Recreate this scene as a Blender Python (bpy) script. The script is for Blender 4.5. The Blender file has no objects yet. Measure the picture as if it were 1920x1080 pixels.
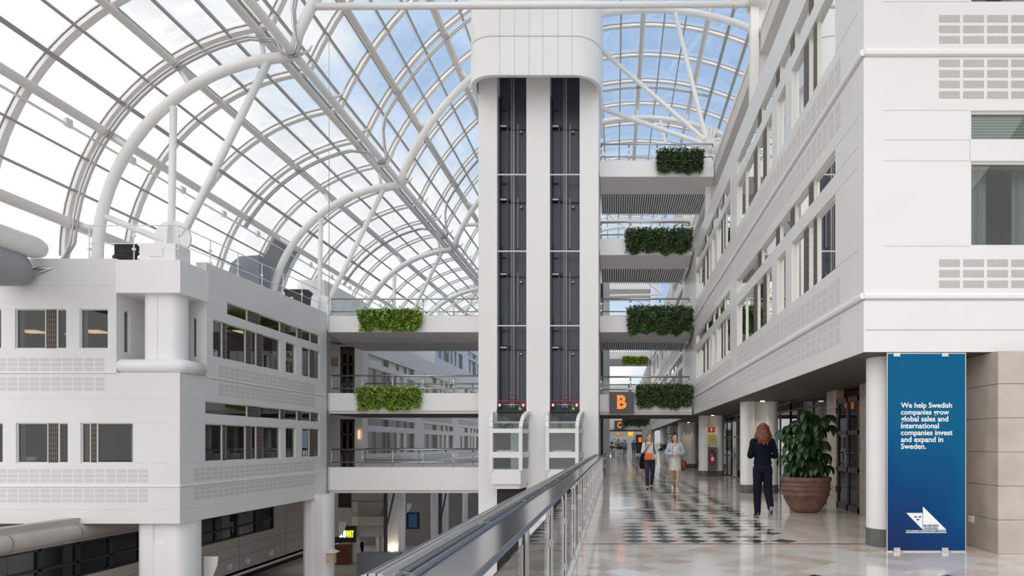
import bpy, bmesh, math, random
from mathutils import Vector, Matrix
random.seed(7)
PI = math.pi
SC = bpy.context.scene
COL = SC.collection
R = math.radians

# ------------------------------------------------------------------ camera, sky, light
cam_d = bpy.data.cameras.new('camera')
cam_d.sensor_width = 36.0
cam_d.lens = 24.0
cam_d.shift_x = -194 / 1920
cam_d.shift_y = 291 / 1920
cam_d.clip_start = 0.05
cam_d.clip_end = 600
cam = bpy.data.objects.new('camera', cam_d)
COL.objects.link(cam)
cam.location = (0, 0, 1.4)
cam.rotation_euler = (PI / 2, 0, 0)
SC.camera = cam

SC.view_settings.view_transform = 'Standard'
SC.view_settings.look = 'None'
SC.view_settings.gamma = 1
SC.view_settings.use_curve_mapping = False
SC.view_settings.exposure = 0.64
SC.cycles.max_bounces = 10
SC.cycles.diffuse_bounces = 5
SC.cycles.glossy_bounces = 4
SC.cycles.transparent_max_bounces = 24
SC.cycles.sample_clamp_indirect = 6

world = bpy.data.worlds.new('world')
SC.world = world
world.use_nodes = True
nt = world.node_tree
nt.nodes.clear()
wo = nt.nodes.new('ShaderNodeOutputWorld')
bg = nt.nodes.new('ShaderNodeBackground')
tc = nt.nodes.new('ShaderNodeTexCoord')
sep = nt.nodes.new('ShaderNodeSeparateXYZ')
nt.links.new(tc.outputs['Generated'], sep.inputs[0])
mp = nt.nodes.new('ShaderNodeMapping')
mp.inputs['Scale'].default_value = (2.2, 2.2, 4.0)
mp.inputs['Location'].default_value = (0.9, 0.3, 0.2)
nt.links.new(tc.outputs['Generated'], mp.inputs[0])
nz = nt.nodes.new('ShaderNodeTexNoise')
nz.inputs['Scale'].default_value = 1.7
nz.inputs['Detail'].default_value = 7
nz.inputs['Roughness'].default_value = 0.55
nt.links.new(mp.outputs[0], nz.inputs['Vector'])
# more blue towards the right and high up the sky, thick cloud to the left
ma = nt.nodes.new('ShaderNodeMath'); ma.operation = 'MULTIPLY_ADD'
ma.inputs[1].default_value = 0.62; ma.inputs[2].default_value = -0.36
nt.links.new(sep.outputs['X'], ma.inputs[0])
mz = nt.nodes.new('ShaderNodeMath'); mz.operation = 'MULTIPLY_ADD'
mz.inputs[1].default_value = 0.66
nt.links.new(sep.outputs['Z'], mz.inputs[0])
nt.links.new(ma.outputs[0], mz.inputs[2])
sb = nt.nodes.new('ShaderNodeMath'); sb.operation = 'SUBTRACT'
nt.links.new(nz.outputs['Fac'], sb.inputs[0])
my = nt.nodes.new('ShaderNodeMath'); my.operation = 'MULTIPLY_ADD'
my.inputs[1].default_value = 0.34
nt.links.new(sep.outputs['Y'], my.inputs[0]); nt.links.new(mz.outputs[0], my.inputs[2])
nt.links.new(my.outputs[0], sb.inputs[1])
cr = nt.nodes.new('ShaderNodeValToRGB')
cr.color_ramp.elements[0].position = 0.24
cr.color_ramp.elements[0].color = (0.26, 0.37, 0.54, 1)
cr.color_ramp.elements[1].position = 0.80
cr.color_ramp.elements[1].color = (0.82, 0.81, 0.80, 1)
e = cr.color_ramp.elements.new(0.40); e.color = (0.42, 0.50, 0.61, 1)
e = cr.color_ramp.elements.new(0.52); e.color = (0.60, 0.615, 0.63, 1)
nt.links.new(sb.outputs[0], cr.inputs[0])
# the ground half of the dome is darker
lt = nt.nodes.new('ShaderNodeMath'); lt.operation = 'GREATER_THAN'; lt.inputs[1].default_value = -0.02
nt.links.new(sep.outputs['Z'], lt.inputs[0])
mx = nt.nodes.new('ShaderNodeMixRGB')
mx.inputs[1].default_value = (0.50, 0.485, 0.47, 1)
nt.links.new(lt.outputs[0], mx.inputs[0])
nt.links.new(cr.outputs[0], mx.inputs[2])
nt.links.new(mx.outputs[0], bg.inputs['Color'])
bg.inputs['Strength'].default_value = 1.0
nt.links.new(bg.outputs[0], wo.inputs[0])

sun_d = bpy.data.lights.new('sun', 'SUN')
sun_d.energy = 0.75
sun_d.angle = R(60)
sun_d.color = (1.0, 0.985, 0.96)
sun = bpy.data.objects.new('sun', sun_d)
COL.objects.link(sun)
_d = Vector((0.0, 0.86, -0.62)).normalized()      # high veiled sun behind the camera
sun.rotation_euler = _d.to_track_quat('-Z', 'Y').to_euler()
sun.location = (0, -20, 40)

# ------------------------------------------------------------------ materials
MAT = {}
def mat(name, col, rough=0.6, metal=0.0, spec=0.5, emit=None, es=0.0, noise=0.0, nscale=3.0, bump=0.0, bscale=30.0, coat=0.0, trans=0.0):
    m = bpy.data.materials.new(name); m.use_nodes = True
    n = m.node_tree; b = n.nodes['Principled BSDF']
    b.inputs['Base Color'].default_value = (*col, 1)
    b.inputs['Roughness'].default_value = rough
    b.inputs['Metallic'].default_value = metal
    b.inputs['Specular IOR Level'].default_value = spec
    b.inputs['Coat Weight'].default_value = coat
    if emit:
        b.inputs['Emission Color'].default_value = (*emit, 1)
        b.inputs['Emission Strength'].default_value = es
    t = None
    if noise or bump:
        t = n.nodes.new('ShaderNodeTexCoord')
    if noise:
        x = n.nodes.new('ShaderNodeTexNoise'); x.inputs['Scale'].default_value = nscale; x.inputs['Detail'].default_value = 4
        n.links.new(t.outputs['Object'], x.inputs['Vector'])
        r = n.nodes.new('ShaderNodeValToRGB')
        r.color_ramp.elements[0].position = 0.3; r.color_ramp.elements[1].position = 0.7
        r.color_ramp.elements[0].color = (*[max(0, c * (1 - noise)) for c in col], 1)
        r.color_ramp.elements[1].color = (*[min(1, c * (1 + noise)) for c in col], 1)
        n.links.new(x.outputs['Fac'], r.inputs[0]); n.links.new(r.outputs[0], b.inputs['Base Color'])
    if bump:
        x = n.nodes.new('ShaderNodeTexNoise'); x.inputs['Scale'].default_value = bscale
        n.links.new(t.outputs['Object'], x.inputs['Vector'])
        bp = n.nodes.new('ShaderNodeBump'); bp.inputs['Strength'].default_value = bump; bp.inputs['Distance'].default_value = 0.01
        n.links.new(x.outputs['Fac'], bp.inputs['Height']); n.links.new(bp.outputs[0], b.inputs['Normal'])
    MAT[name] = m
    return m

def glass_mat(name, tint, opacity_gloss=1.0, rough=0.0, veil=0.0, veil_col=(0.8, 0.85, 0.85)):
    """thin architectural glass: tinted see-through plus fresnel reflection"""
    m = bpy.data.materials.new(name); m.use_nodes = True
    n = m.node_tree; n.nodes.clear()
    o = n.nodes.new('ShaderNodeOutputMaterial')
    tr = n.nodes.new('ShaderNodeBsdfTransparent'); tr.inputs[0].default_value = (*tint, 1)
    gl = n.nodes.new('ShaderNodeBsdfGlossy'); gl.inputs['Roughness'].default_value = rough; gl.inputs[0].default_value = (1, 1, 1, 1)
    fr = n.nodes.new('ShaderNodeFresnel'); fr.inputs[0].default_value = 1.5
    ml = n.nodes.new('ShaderNodeMath'); ml.operation = 'MULTIPLY'; ml.inputs[1].default_value = opacity_gloss; ml.use_clamp = True
    n.links.new(fr.outputs[0], ml.inputs[0])
    mx = n.nodes.new('ShaderNodeMixShader')
    n.links.new(ml.outputs[0], mx.inputs[0]); n.links.new(tr.outputs[0], mx.inputs[1]); n.links.new(gl.outputs[0], mx.inputs[2])
    last = mx
    if veil:
        df = n.nodes.new('ShaderNodeBsdfDiffuse'); df.inputs[0].default_value = (*veil_col, 1)
        m2 = n.nodes.new('ShaderNodeMixShader'); m2.inputs[0].default_value = veil
        n.links.new(mx.outputs[0], m2.inputs[1]); n.links.new(df.outputs[0], m2.inputs[2]); last = m2
    n.links.new(last.outputs[0], o.inputs[0])
    MAT[name] = m
    return m

mat('white', (0.90, 0.89, 0.88), 0.45, spec=0.35)
mat('white_panel', (0.78, 0.775, 0.768), 0.3, spec=0.4, noise=0.02, nscale=0.8)
mat('white_steel', (0.90, 0.885, 0.86), 0.35, spec=0.4)
mat('cream_steel', (0.78, 0.75, 0.71), 0.4)
mat('joint', (0.45, 0.44, 0.43), 0.8)
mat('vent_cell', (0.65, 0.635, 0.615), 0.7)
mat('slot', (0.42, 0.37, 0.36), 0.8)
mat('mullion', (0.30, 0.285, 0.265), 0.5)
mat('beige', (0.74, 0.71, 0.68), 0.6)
mat('taupe', (0.50, 0.44, 0.40), 0.6, noise=0.05)
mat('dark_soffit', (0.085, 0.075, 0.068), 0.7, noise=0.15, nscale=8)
mat('black', (0.015, 0.015, 0.017), 0.5)
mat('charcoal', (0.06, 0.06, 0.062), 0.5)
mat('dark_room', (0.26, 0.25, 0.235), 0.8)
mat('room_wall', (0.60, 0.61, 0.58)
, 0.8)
mat('mall_floor', (0.38, 0.35, 0.32), 0.8)
mat('navy_shaft', (0.050, 0.053, 0.090), 0.35, spec=0.5)
mat('navy_dark', (0.022, 0.022, 0.032), 0.5)
mat('brown_louver', (0.105, 0.080, 0.068), 0.5)
mat('window_frame', (0.76, 0.76, 0.70), 0.5)
mat('curtain', (0.46, 0.49, 0.45), 0.9)
mat('green_blind', (0.42, 0.50, 0.42), 0.5)
mat('steel', (0.56, 0.55, 0.54), 0.28, metal=1.0)
mat('steel_dark', (0.24, 0.235, 0.23), 0.36, metal=1.0)
mat('steel_shelf', (0.36, 0.36, 0.37), 0.17, metal=1.0, bump=0.02, bscale=60)
mat('red_paint', (0.55, 0.03, 0.04), 0.4)
mat('red_line', (0.42, 0.12, 0.085), 0.12)
mat('marble_green', (0.045, 0.075, 0.075), 0.10, noise=0.5, nscale=9)
mat('marble_green_light', (0.115, 0.155, 0.16), 0.10, noise=0.35, nscale=9)
mat('marble_cream', (0.76, 0.67, 0.59), 0.10, noise=0.07, nscale=2.5)
mat('marble_white', (0.82, 0.755, 0.69), 0.10, noise=0.05, nscale=2.5)
mat('marble_pink', (0.73, 0.61, 0.52), 0.11, noise=0.10, nscale=2.5)
mat('marble_tan', (0.68, 0.54, 0.43), 0.11, noise=0.10, nscale=2.5)
mat('marble_wall', (0.50, 0.43, 0.37), 0.16, noise=0.14, nscale=2.2)
mat('base_grey', (0.13, 0.135, 0.135), 0.45, noise=0.12, nscale=25)
mat('sign_grey', (0.10, 0.095, 0.092), 0.5)
mat('orange', (0.95, 0.25, 0.035), 0.4, emit=(1.0, 0.30, 0.04), es=0.35)
mat('neon', (1.0, 0.12, 0.03), 0.4, emit=(1.0, 0.10, 0.02), es=1.6)
mat('yellow_sign', (0.95, 0.55, 0.03), 0.4, emit=(1.0, 0.6, 0.02), es=0.5)
mat('white_print', (0.88, 0.88, 0.88), 0.4)
mat('navy_print', (0.02, 0.05, 0.16), 0.4)
mat('terracotta', (0.20, 0.115, 0.085), 0.65, noise=0.22, nscale=6, bump=0.3, bscale=40)
mat('soil', (0.05, 0.035, 0.025), 0.9)
mat('leaf', (0.035, 0.085, 0.018), 0.45, noise=0.35, nscale=2.2)
mat('leaf_bright', (0.27, 0.41, 0.06), 0.42, noise=0.5, nscale=6)
mat('leaf_dark', (0.082, 0.145, 0.050), 0.5, noise=0.5, nscale=6)
mat('leaf_big', (0.030, 0.070, 0.020), 0.28, noise=0.45, nscale=5)
mat('stem', (0.10, 0.075, 0.04), 0.7)
mat('skin', (0.62, 0.36, 0.26), 0.5)
mat('hair_red', (0.14, 0.038, 0.015), 0.5, noise=0.45, nscale=40)
mat('hair_brown', (0.07, 0.035, 0.022), 0.5, noise=0.3, nscale=40)
mat('navy_knit', (0.007, 0.009, 0.018), 0.9, spec=0.12, bump=0.2, bscale=90)
mat('navy_trouser', (0.010, 0.012, 0.026), 0.85, spec=0.12)
mat('grey_trouser', (0.035, 0.037, 0.058), 0.85, spec=0.15)
mat('white_shirt', (0.66, 0.66, 0.69), 0.85)
mat('denim_light', (0.42, 0.49, 0.55), 0.9, noise=0.25, nscale=18)
mat('dress_pale', (0.62, 0.62, 0.55), 0.85, noise=0.15, nscale=20)
mat('orange_leather', (0.75, 0.13, 0.03), 0.4)
mat('brown_leather', (0.13, 0.04, 0.025), 0.4)
mat('shoe_black', (0.02, 0.02, 0.02), 0.5)
mat('shoe_white', (0.75, 0.73, 0.68), 0.6)
mat('sole_grey', (0.35, 0.34, 0.33), 0.7)
mat('denim_blue', (0.10, 0.16, 0.25), 0.9)
mat('shirt_blue', (0.35, 0.45, 0.62), 0.9)
mat('teal_shirt', (0.12, 0.22, 0.25), 0.9)
mat('lamp_warm', (0.3, 0.25, 0.2), 0.5, emit=(1.0, 0.66, 0.40), es=0.62)
mat('lamp_white', (1, 0.95, 0.85), 0.5, emit=(1.0, 0.85, 0.62), es=1.6)
mat('screen', (0.01, 0.02, 0.05), 0.2, emit=(0.03, 0.06, 0.14), es=0.3)
mat('wood_red', (0.16, 0.055, 0.03), 0.4, noise=0.2, nscale=10)
mat('booth_grey', (0.20, 0.22, 0.25), 0.35)
mat('bin_plastic', (0.035, 0.04, 0.045), 0.45)
mat('pale_wood', (0.62, 0.45, 0.32), 0.6)
mat('gray_curve', (0.36, 0.37, 0.37), 0.5)
mat('yellow_paper', (0.75, 0.68, 0.18), 0.6)
mat('foil', (0.25, 0.25, 0.24), 0.3, metal=1.0)
mat('subway_white', (0.9, 0.9, 0.9), 0.4, emit=(0.75, 0.85, 1.0), es=1.0)
mat('subway_yellow', (0.85, 0.8, 0.05), 0.4, emit=(0.75, 0.80, 0.03), es=1.0)
mat('tan_paper', (0.50, 0.42, 0.28), 0.6)
glass_mat('roof_glass', (0.985, 0.99, 0.99), 0.12, 0.0)
mat('roof_bar', (0.44, 0.42, 0.395), 0.5)
glass_mat('pane', (0.62, 0.68, 0.66), 1.5, 0.0)
glass_mat('pane_dark', (0.25, 0.27, 0.27), 1.2, 0.0)
glass_mat('rail_glass', (0.90, 0.94, 0.93), 1.0, 0.0)
glass_mat('lift_glass', (0.80, 0.87, 0.86), 0.8, 0.0, veil=0.07, veil_col=(0.72, 0.80, 0.80))

# banner print: diagonal blue blend that belongs to the printed picture
m = mat('banner_blue', (0.0, 0.1, 0.3), 0.5, spec=0.12)
n = m.node_tree; b = n.nodes['Principled BSDF']
t = n.nodes.new('ShaderNodeTexCoord'); s_ = n.nodes.new('ShaderNodeSeparateXYZ'); n.links.new(t.outputs['Generated'], s_.inputs[0])
x1 = n.nodes.new('ShaderNodeMath'); x1.operation = 'MULTIPLY_ADD'; x1.inputs[1].default_value = 0.22
n.links.new(s_.outputs['X'], x1.inputs[0]); n.links.new(s_.outputs['Z'], x1.inputs[2])
no = n.nodes.new('ShaderNodeTexNoise'); no.inputs['Scale'].default_value = 1.6; no.inputs['Detail'].default_value = 1
n.links.new(t.outputs['Generated'], no.inputs['Vector'])
x2 = n.nodes.new('ShaderNodeMath'); x2.operation = 'MULTIPLY_ADD'; x2.inputs[1].default_value = 0.55
n.links.new(no.outputs['Fac'], x2.inputs[0]); n.links.new(x1.outputs[0], x2.inputs[2])
r = n.nodes.new('ShaderNodeValToRGB')
r.color_ramp.elements[0].position = 0.25; r.color_ramp.elements[0].color = (0.010, 0.026, 0.105, 1)
r.color_ramp.elements[1].position = 1.0; r.color_ramp.elements[1].color = (0.0, 0.105, 0.235, 1)
e = r.color_ramp.elements.new(0.65); e.color = (0.001, 0.052, 0.185, 1)
n.links.new(x2.outputs[0], r.inputs[0]); n.links.new(r.outputs[0], b.inputs['Base Color'])

# perforated brown louver
m = mat('louver_slots', (0.12, 0.09, 0.075), 0.5)
n = m.node_tree; b = n.nodes['Principled BSDF']
t = n.nodes.new('ShaderNodeTexCoord')
cmb = n.nodes.new('ShaderNodeCombineXYZ'); sp = n.nodes.new('ShaderNodeSeparateXYZ')
n.links.new(t.outputs['Object'], sp.inputs[0])
ad = n.nodes.new('ShaderNodeMath'); ad.operation = 'ADD'
n.links.new(sp.outputs['X'], ad.inputs[0]); n.links.new(sp.outputs['Y'], ad.inputs[1])
n.links.new(ad.outputs[0], cmb.inputs['Y']); n.links.new(sp.outputs['Z'], cmb.inputs['X'])
bk = n.nodes.new('ShaderNodeTexBrick')
bk.offset = 0.0
bk.inputs['Color1'].default_value = (0.030, 0.022, 0.020, 1); bk.inputs['Color2'].default_value = (0.030, 0.022, 0.020, 1)
bk.inputs['Mortar'].default_value = (0.155, 0.115, 0.095, 1)
bk.inputs['Scale'].default_value = 1.0; bk.inputs['Mortar Size'].default_value = 0.012
bk.inputs['Brick Width'].default_value = 0.14; bk.inputs['Row Height'].default_value = 0.055
n.links.new(cmb.outputs[0], bk.inputs['Vector']); n.links.new(bk.outputs['Color'], b.inputs['Base Color'])

# ------------------------------------------------------------------ mesh helpers
class MB:
    def __init__(self):
        self.v = []; self.f = []; self.mi = []; self.sm = []
        self.cur = 0
    def add(self, vs, fs, smooth=False):
        o = len(self.v)
        self.v += [tuple(p) for p in vs]
        for f in fs:
            self.f.append([i + o for i in f]); self.mi.append(self.cur); self.sm.append(smooth)
        return self
    def box(self, x0, x1, y0, y1, z0, z1):
        if x0 > x1: x0, x1 = x1, x0
        if y0 > y1: y0, y1 = y1, y0
        if z0 > z1: z0, z1 = z1, z0
        vs = [(x0, y0, z0), (x1, y0, z0), (x1, y1, z0), (x0, y1, z0), (x0, y0, z1), (x1, y0, z1), (x1, y1, z1), (x0, y1, z1)]
        return self.add(vs, [(0, 3, 2, 1), (4, 5, 6, 7), (0, 1, 5, 4), (1, 2, 6, 5), (2, 3, 7, 6), (3, 0, 4, 7)])
    def poly_y(self, pts, y0, y1):
        """profile of (x, z) points carried along Y"""
        n = len(pts)
        vs = [(p[0], y0, p[1]) for p in pts] + [(p[0], y1, p[1]) for p in pts]
        fs = [tuple(range(n)), tuple(range(2 * n - 1, n - 1, -1))]
        fs += [(i, i + n, (i + 1) % n + n, (i + 1) % n) for i in range(n)]
        return self.add(vs, fs)
    def poly_x(self, pts, x0, x1):
        n = len(pts)
        vs = [(x0, p[0], p[1]) for p in pts] + [(x1, p[0], p[1]) for p in pts]
        fs = [tuple(range(n - 1, -1, -1)), tuple(range(n, 2 * n))]
        fs += [(i, (i + 1) % n, (i + 1) % n + n, i + n) for i in range(n)]
        return self.add(vs, fs)
    def poly_z(self, pts, z0, z1, smooth=False):
        n = len(pts)
        vs = [(p[0], p[1], z0) for p in pts] + [(p[0], p[1], z1) for p in pts]
        self.add(vs, [tuple(range(n - 1, -1, -1)), tuple(range(n, 2 * n))])
        o = len(self.v)
        return self.add(vs, [(i, (i + 1) % n, (i + 1) % n + n, i + n) for i in range(n)], smooth)
    def bar(self, p0, p1, w, h, up=(0, 0, 1)):
        p0 = Vector(p0); p1 = Vector(p1); d = (p1 - p0).normalized(); u = Vector(up)
        s = d.cross(u)
        if s.length < 1e-4: s = d.cross(Vector((0, 1, 0)))
        s.normalize(); u = s.cross(d).normalized()
        s *= w / 2; u *= h / 2
        vs = [p0 - s - u, p0 + s - u, p0 + s + u, p0 - s + u, p1 - s - u, p1 + s - u, p1 + s + u, p1 - s + u]
        return self.add(vs, [(0, 1, 2, 3), (7, 6, 5, 4), (0, 4, 5, 1), (1, 5, 6, 2), (2, 6, 7, 3), (3, 7, 4, 0)])
    def tube(self, pts, r, seg=10, caps=True):
        pts = [Vector(p) for p in pts]; n = len(pts)
        rs = r if isinstance(r, (list, tuple)) else [r] * n
        d0 = (pts[1] - pts[0]).normalized()
        u = d0.orthogonal().normalized()
        vs = []
        for i, p in enumerate(pts):
            if i == 0: d = pts[1] - pts[0]
            elif i == n - 1: d = pts[-1] - pts[-2]
            else: d = (pts[i + 1] - pts[i]).normalized() + (pts[i] - pts[i - 1]).normalized()
            d.normalize()
            u = (u - d * u.dot(d)).normalized(); w = d.cross(u)
            for k in range(seg):
                a = 2 * PI * k / seg
                vs.append(p + (u * math.cos(a) + w * math.sin(a)) * rs[i])
        fs = []
        for i in range(n - 1):
            for k in range(seg):
                a = i * seg + k; b2 = i * seg + (k + 1) % seg
                fs.append((a, b2, b2 + seg, a + seg))
        self.add(vs, fs, True)
        if caps:
            o = len(self.v) - len(vs)
            self.f.append([o + k for k in range(seg - 1, -1, -1)]); self.mi.append(self.cur); self.sm.append(False)
            self.f.append([o + (n - 1) * seg + k for k in range(seg)]); self.mi.append(self.cur); self.sm.append(False)
        return self
    def lathe(self, c, prof, seg=24, sx=1, sy=1):
        """prof (r, z) around a vertical axis at c"""
        n = len(prof); vs = []
        for (r_, z) in prof:
            for k in range(seg):
                a = 2 * PI * k / seg
                vs.append((c[0] + r_ * sx * math.cos(a), c[1] + r_ * sy * math.sin(a), c[2] + z))
        fs = []
        for i in range(n - 1):
            for k in range(seg):
                a = i * seg + k; b2 = i * seg + (k + 1) % seg
                fs.append((a, b2, b2 + seg, a + seg))
        self.add(vs, fs, True)
        o = len(self.v) - len(vs)
        self.f.append([o + k for k in range(seg - 1, -1, -1)]); self.mi.append(self.cur); self.sm.append(False)
        self.f.append([o + (n - 1) * seg + k for k in range(seg)]); self.mi.append(self.cur); self.sm.append(False)
        return self
    def ell(self, c, rx, ry, rz, rot=None, seg=16, rings=10):
        vs = []; fs = []
        M = rot or Matrix.Identity(3); c = Vector(c)
        vs.append(c + M @ Vector((0, 0, -rz)))
        for i in range(1, rings):
            t_ = -PI / 2 + PI * i / rings
            for k in range(seg):
                a = 2 * PI * k / seg
                vs.append(c + M @ Vector((rx * math.cos(t_) * math.cos(a), ry * math.cos(t_) * math.sin(a), rz * math.sin(t_))))
        vs.append(c + M @ Vector((0, 0, rz)))
        top = len(vs) - 1
        for k in range(seg):
            fs.append((0, 1 + (k + 1) % seg, 1 + k))
            fs.append((top, top - seg + k, top - seg + (k + 1) % seg))
        for i in range(rings - 2):
            for k in range(seg):
                a = 1 + i * seg + k; b2 = 1 + i * seg + (k + 1) % seg
                fs.append((a, b2, b2 + seg, a + seg))
        return self.add(vs, fs, True)
    def build(self, name, m, parent=None, loc=None):
        me = bpy.data.meshes.new(name)
        me.from_pydata([tuple(p) for p in self.v], [], self.f)
        ms = m if isinstance(m, (list, tuple)) else [m]
        for x in ms: me.materials.append(MAT[x])
        me.polygons.foreach_set('material_index', self.mi)
        me.polygons.foreach_set('use_smooth', self.sm)
        me.update()
        o = bpy.data.objects.new(name, me)
        COL.objects.link(o)
        if parent is not None: o.parent = parent
        if loc: o.location = loc
        return o

def thing(name, label, cat, loc=(0, 0, 0), rz=0, group=None):
    o = bpy.data.objects.new(name, None); COL.objects.link(o)
    o.location = loc; o.rotation_euler = (0, 0, rz); o.empty_display_size = 0.2
    o['label'] = label; o['category'] = cat
    if group: o['group'] = group
    return o
def tag(o, label, cat, group=None):
    o['label'] = label; o['category'] = cat
    if group: o['group'] = group
    return o
def structure(o):
    o['kind'] = 'structure'; return o
def sempty(name, loc=(0, 0, 0)):
    o = bpy.data.objects.new(name, None); COL.objects.link(o); o.location = loc
    o['kind'] = 'structure'; return o
def dup(root, loc, label=None, group=None, rz=None):
    r_ = root.copy(); COL.objects.link(r_); r_.location = loc
    if rz is not None: r_.rotation_euler = (0, 0, rz)
    if label: r_['label'] = label
    if group: r_['group'] = group
    for ch in list(root.children):
        c = ch.copy(); COL.objects.link(c); c.parent = r_
        for g in ch.children:
            d = g.copy(); COL.objects.link(d); d.parent = c
    return r_

def text_mesh(body, x, y, z, width=None, size=0.1, depth=0.004, bold=0.0, m='white_print', name='lettering', parent=None, height=None):
    """lettering that faces -Y, lower left corner at x, z; one text per object"""
    cu = bpy.data.curves.new('t', 'FONT'); cu.body = body; cu.size = size; cu.extrude = depth / 2; cu.offset = bold
    cu.resolution_u = 3
    to = bpy.data.objects.new('t', cu); COL.objects.link(to)
    bpy.context.view_layer.update()
    dg = bpy.context.evaluated_depsgraph_get()
    me = bpy.data.meshes.new_from_object(to.evaluated_get(dg))
    bpy.data.objects.remove(to); bpy.data.curves.remove(cu)
    xs = [v.co.x for v in me.vertices]; ys = [v.co.y for v in me.vertices]
    x0, x1 = min(xs), max(xs); y0, y1 = min(ys), max(ys)
    sx = (width / (x1 - x0)) if width else 1.0
    sy = (height / (y1 - y0)) if height else (sx if width else 1.0)
    yb = y0 if height else 0
    for v in me.vertices:
        a, b2, c = v.co
        v.co = (x + (a - x0) * sx, y - c, z + (b2 - yb) * sy)
    me.materials.clear(); me.materials.append(MAT[m])
    me.name = name
    o = bpy.data.objects.new(name, me); COL.objects.link(o)
    if parent is not None: o.parent = parent
    return o

def fuse(o, voxel=0.008, smooth=2, wrinkle=0.0):
    r_ = o.modifiers.new('fuse', 'REMESH'); r_.mode = 'VOXEL'; r_.voxel_size = voxel; r_.use_smooth_shade = True
    if smooth:
        s = o.modifiers.new('smooth', 'SMOOTH'); s.iterations = smooth; s.factor = 0.5
    if wrinkle:
        tx = bpy.data.textures.new('folds', 'CLOUDS'); tx.noise_scale = 0.07
        d = o.modifiers.new('folds', 'DISPLACE'); d.texture = tx; d.strength = wrinkle; d.mid_level = 0.5
    return o
def px(x, Y): return (x - 1154) * Y / 1280.0
def pz(y, Y): return 1.4 + (831 - y) * Y / 1280.0

def wall_cells(mb, axis, c0, c1, a0, a1, z0, z1, openings):
    """solid slab between c0 and c1 along its normal, with rectangular openings (a0, a1, z0, z1)"""
    A = sorted({a0, a1, *[o[0] for o in openings], *[o[1] for o in openings]})
    Z = sorted({z0, z1, *[o[2] for o in openings], *[o[3] for o in openings]})
    A = [a for a in A if a0 <= a <= a1]; Z = [z for z in Z if z0 <= z <= z1]
    for j in range(len(Z) - 1):
        zc = (Z[j] + Z[j + 1]) / 2; start = None
        for i in range(len(A)):
            solid = False
            if i < len(A) - 1:
                ac = (A[i] + A[i + 1]) / 2
                solid = not any(o[0] < ac < o[1] and o[2] < zc < o[3] for o in openings)
            if solid and start is None: start = A[i]
            if not solid and start is not None:
                if axis == 'X': mb.box(c0, c1, start, A[i], Z[j], Z[j + 1])
                else: mb.box(start, A[i], c0, c1, Z[j], Z[j + 1])
                start = None

WN = [0]
def window(axis, c, inw, a0, a1, z0, z1, pieces, curtains=True, blind=False, pane='pane', depth=0.05):
    """c = outer face of the wall, inw = +1/-1 direction into the building; pieces (from, to, kind) in wall coordinates"""
    WN[0] += 1
    root = sempty('window_%d' % WN[0])
    def bx(mb, a, b2, d0, d1, zz0, zz1):
        if axis == 'X': mb.box(c + inw * d0, c + inw * d1, a, b2, zz0, zz1)
        else: mb.box(a, b2, c + inw * d0, c + inw * d1, zz0, zz1)
    f = MB(); t_ = 0.028
    bx(f, a0, a1, depth - 0.01, depth + 0.05, z0, z0 + t_); bx(f, a0, a1, depth - 0.01, depth + 0.05, z1 - t_, z1)
    bx(f, a0, a0 + t_, depth - 0.01, depth + 0.05, z0 + t_, z1 - t_); bx(f, a1 - t_, a1, depth - 0.01, depth + 0.05, z0 + t_, z1 - t_)
    for (p, q, k) in pieces[:-1]:
        bx(f, q - 0.02, q + 0.02, depth - 0.012, depth + 0.05, z0 + t_, z1 - t_)
    f.build('window_frame', 'window_frame', root)
    for (p, q, k) in pieces:
        if k == 'l':
            g = MB(); bx(g, p + 0.01, q - 0.01, depth - 0.02, depth + 0.02, z0 + 0.02, z1 - 0.02)
            g.build('louver', 'louver_slots', root)
        else:
            g = MB()
            if axis == 'X':
                xx = c + inw * (depth + 0.02)
                g.add([(xx, p, z0 + .02), (xx, q, z0 + .02), (xx, q, z1 - .02), (xx, p, z1 - .02)], [(0, 1, 2, 3)])
            else:
                yy = c + inw * (depth + 0.02)
                g.add([(p, yy, z0 + .02), (q, yy, z0 + .02), (q, yy, z1 - .02), (p, yy, z1 - .02)], [(0, 1, 2, 3)])
            g.build('pane', pane, root)
            if curtains and z1 - z0 > 0.7 and (q - p) > 0.3 and random.random() < 0.5:
                g = MB(); w = (q - p) * random.uniform(0.22, 0.55)
                s0 = p if random.random() < 0.5 else q - w
                N = max(6, int(w / 0.035)); vs = []
                for i in range(N + 1):
                    a = s0 + w * i / N; dd = depth + 0.22 + 0.035 * math.sin(i * 1.9)
                    for zz in (z0 - 0.1, z1 + 0.05):
                        vs.append((c + inw * dd, a, zz) if axis == 'X' else (a, c + inw * dd, zz))
                g.add(vs, [(2 * i, 2 * i + 1, 2 * i + 3, 2 * i + 2) for i in range(N)], True)
                g.build('curtain', 'curtain', root)
    if blind:
        g = MB(); k = int((z1 - z0) / 0.035)
        for i in range(k):
            zz = z0 + (i + 0.5) * (z1 - z0) / k
            bx(g, a0, a1, depth + 0.06, depth + 0.085, zz - 0.013, zz + 0.011)
        g.build('blind', 'green_blind', root)
    return root

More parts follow.
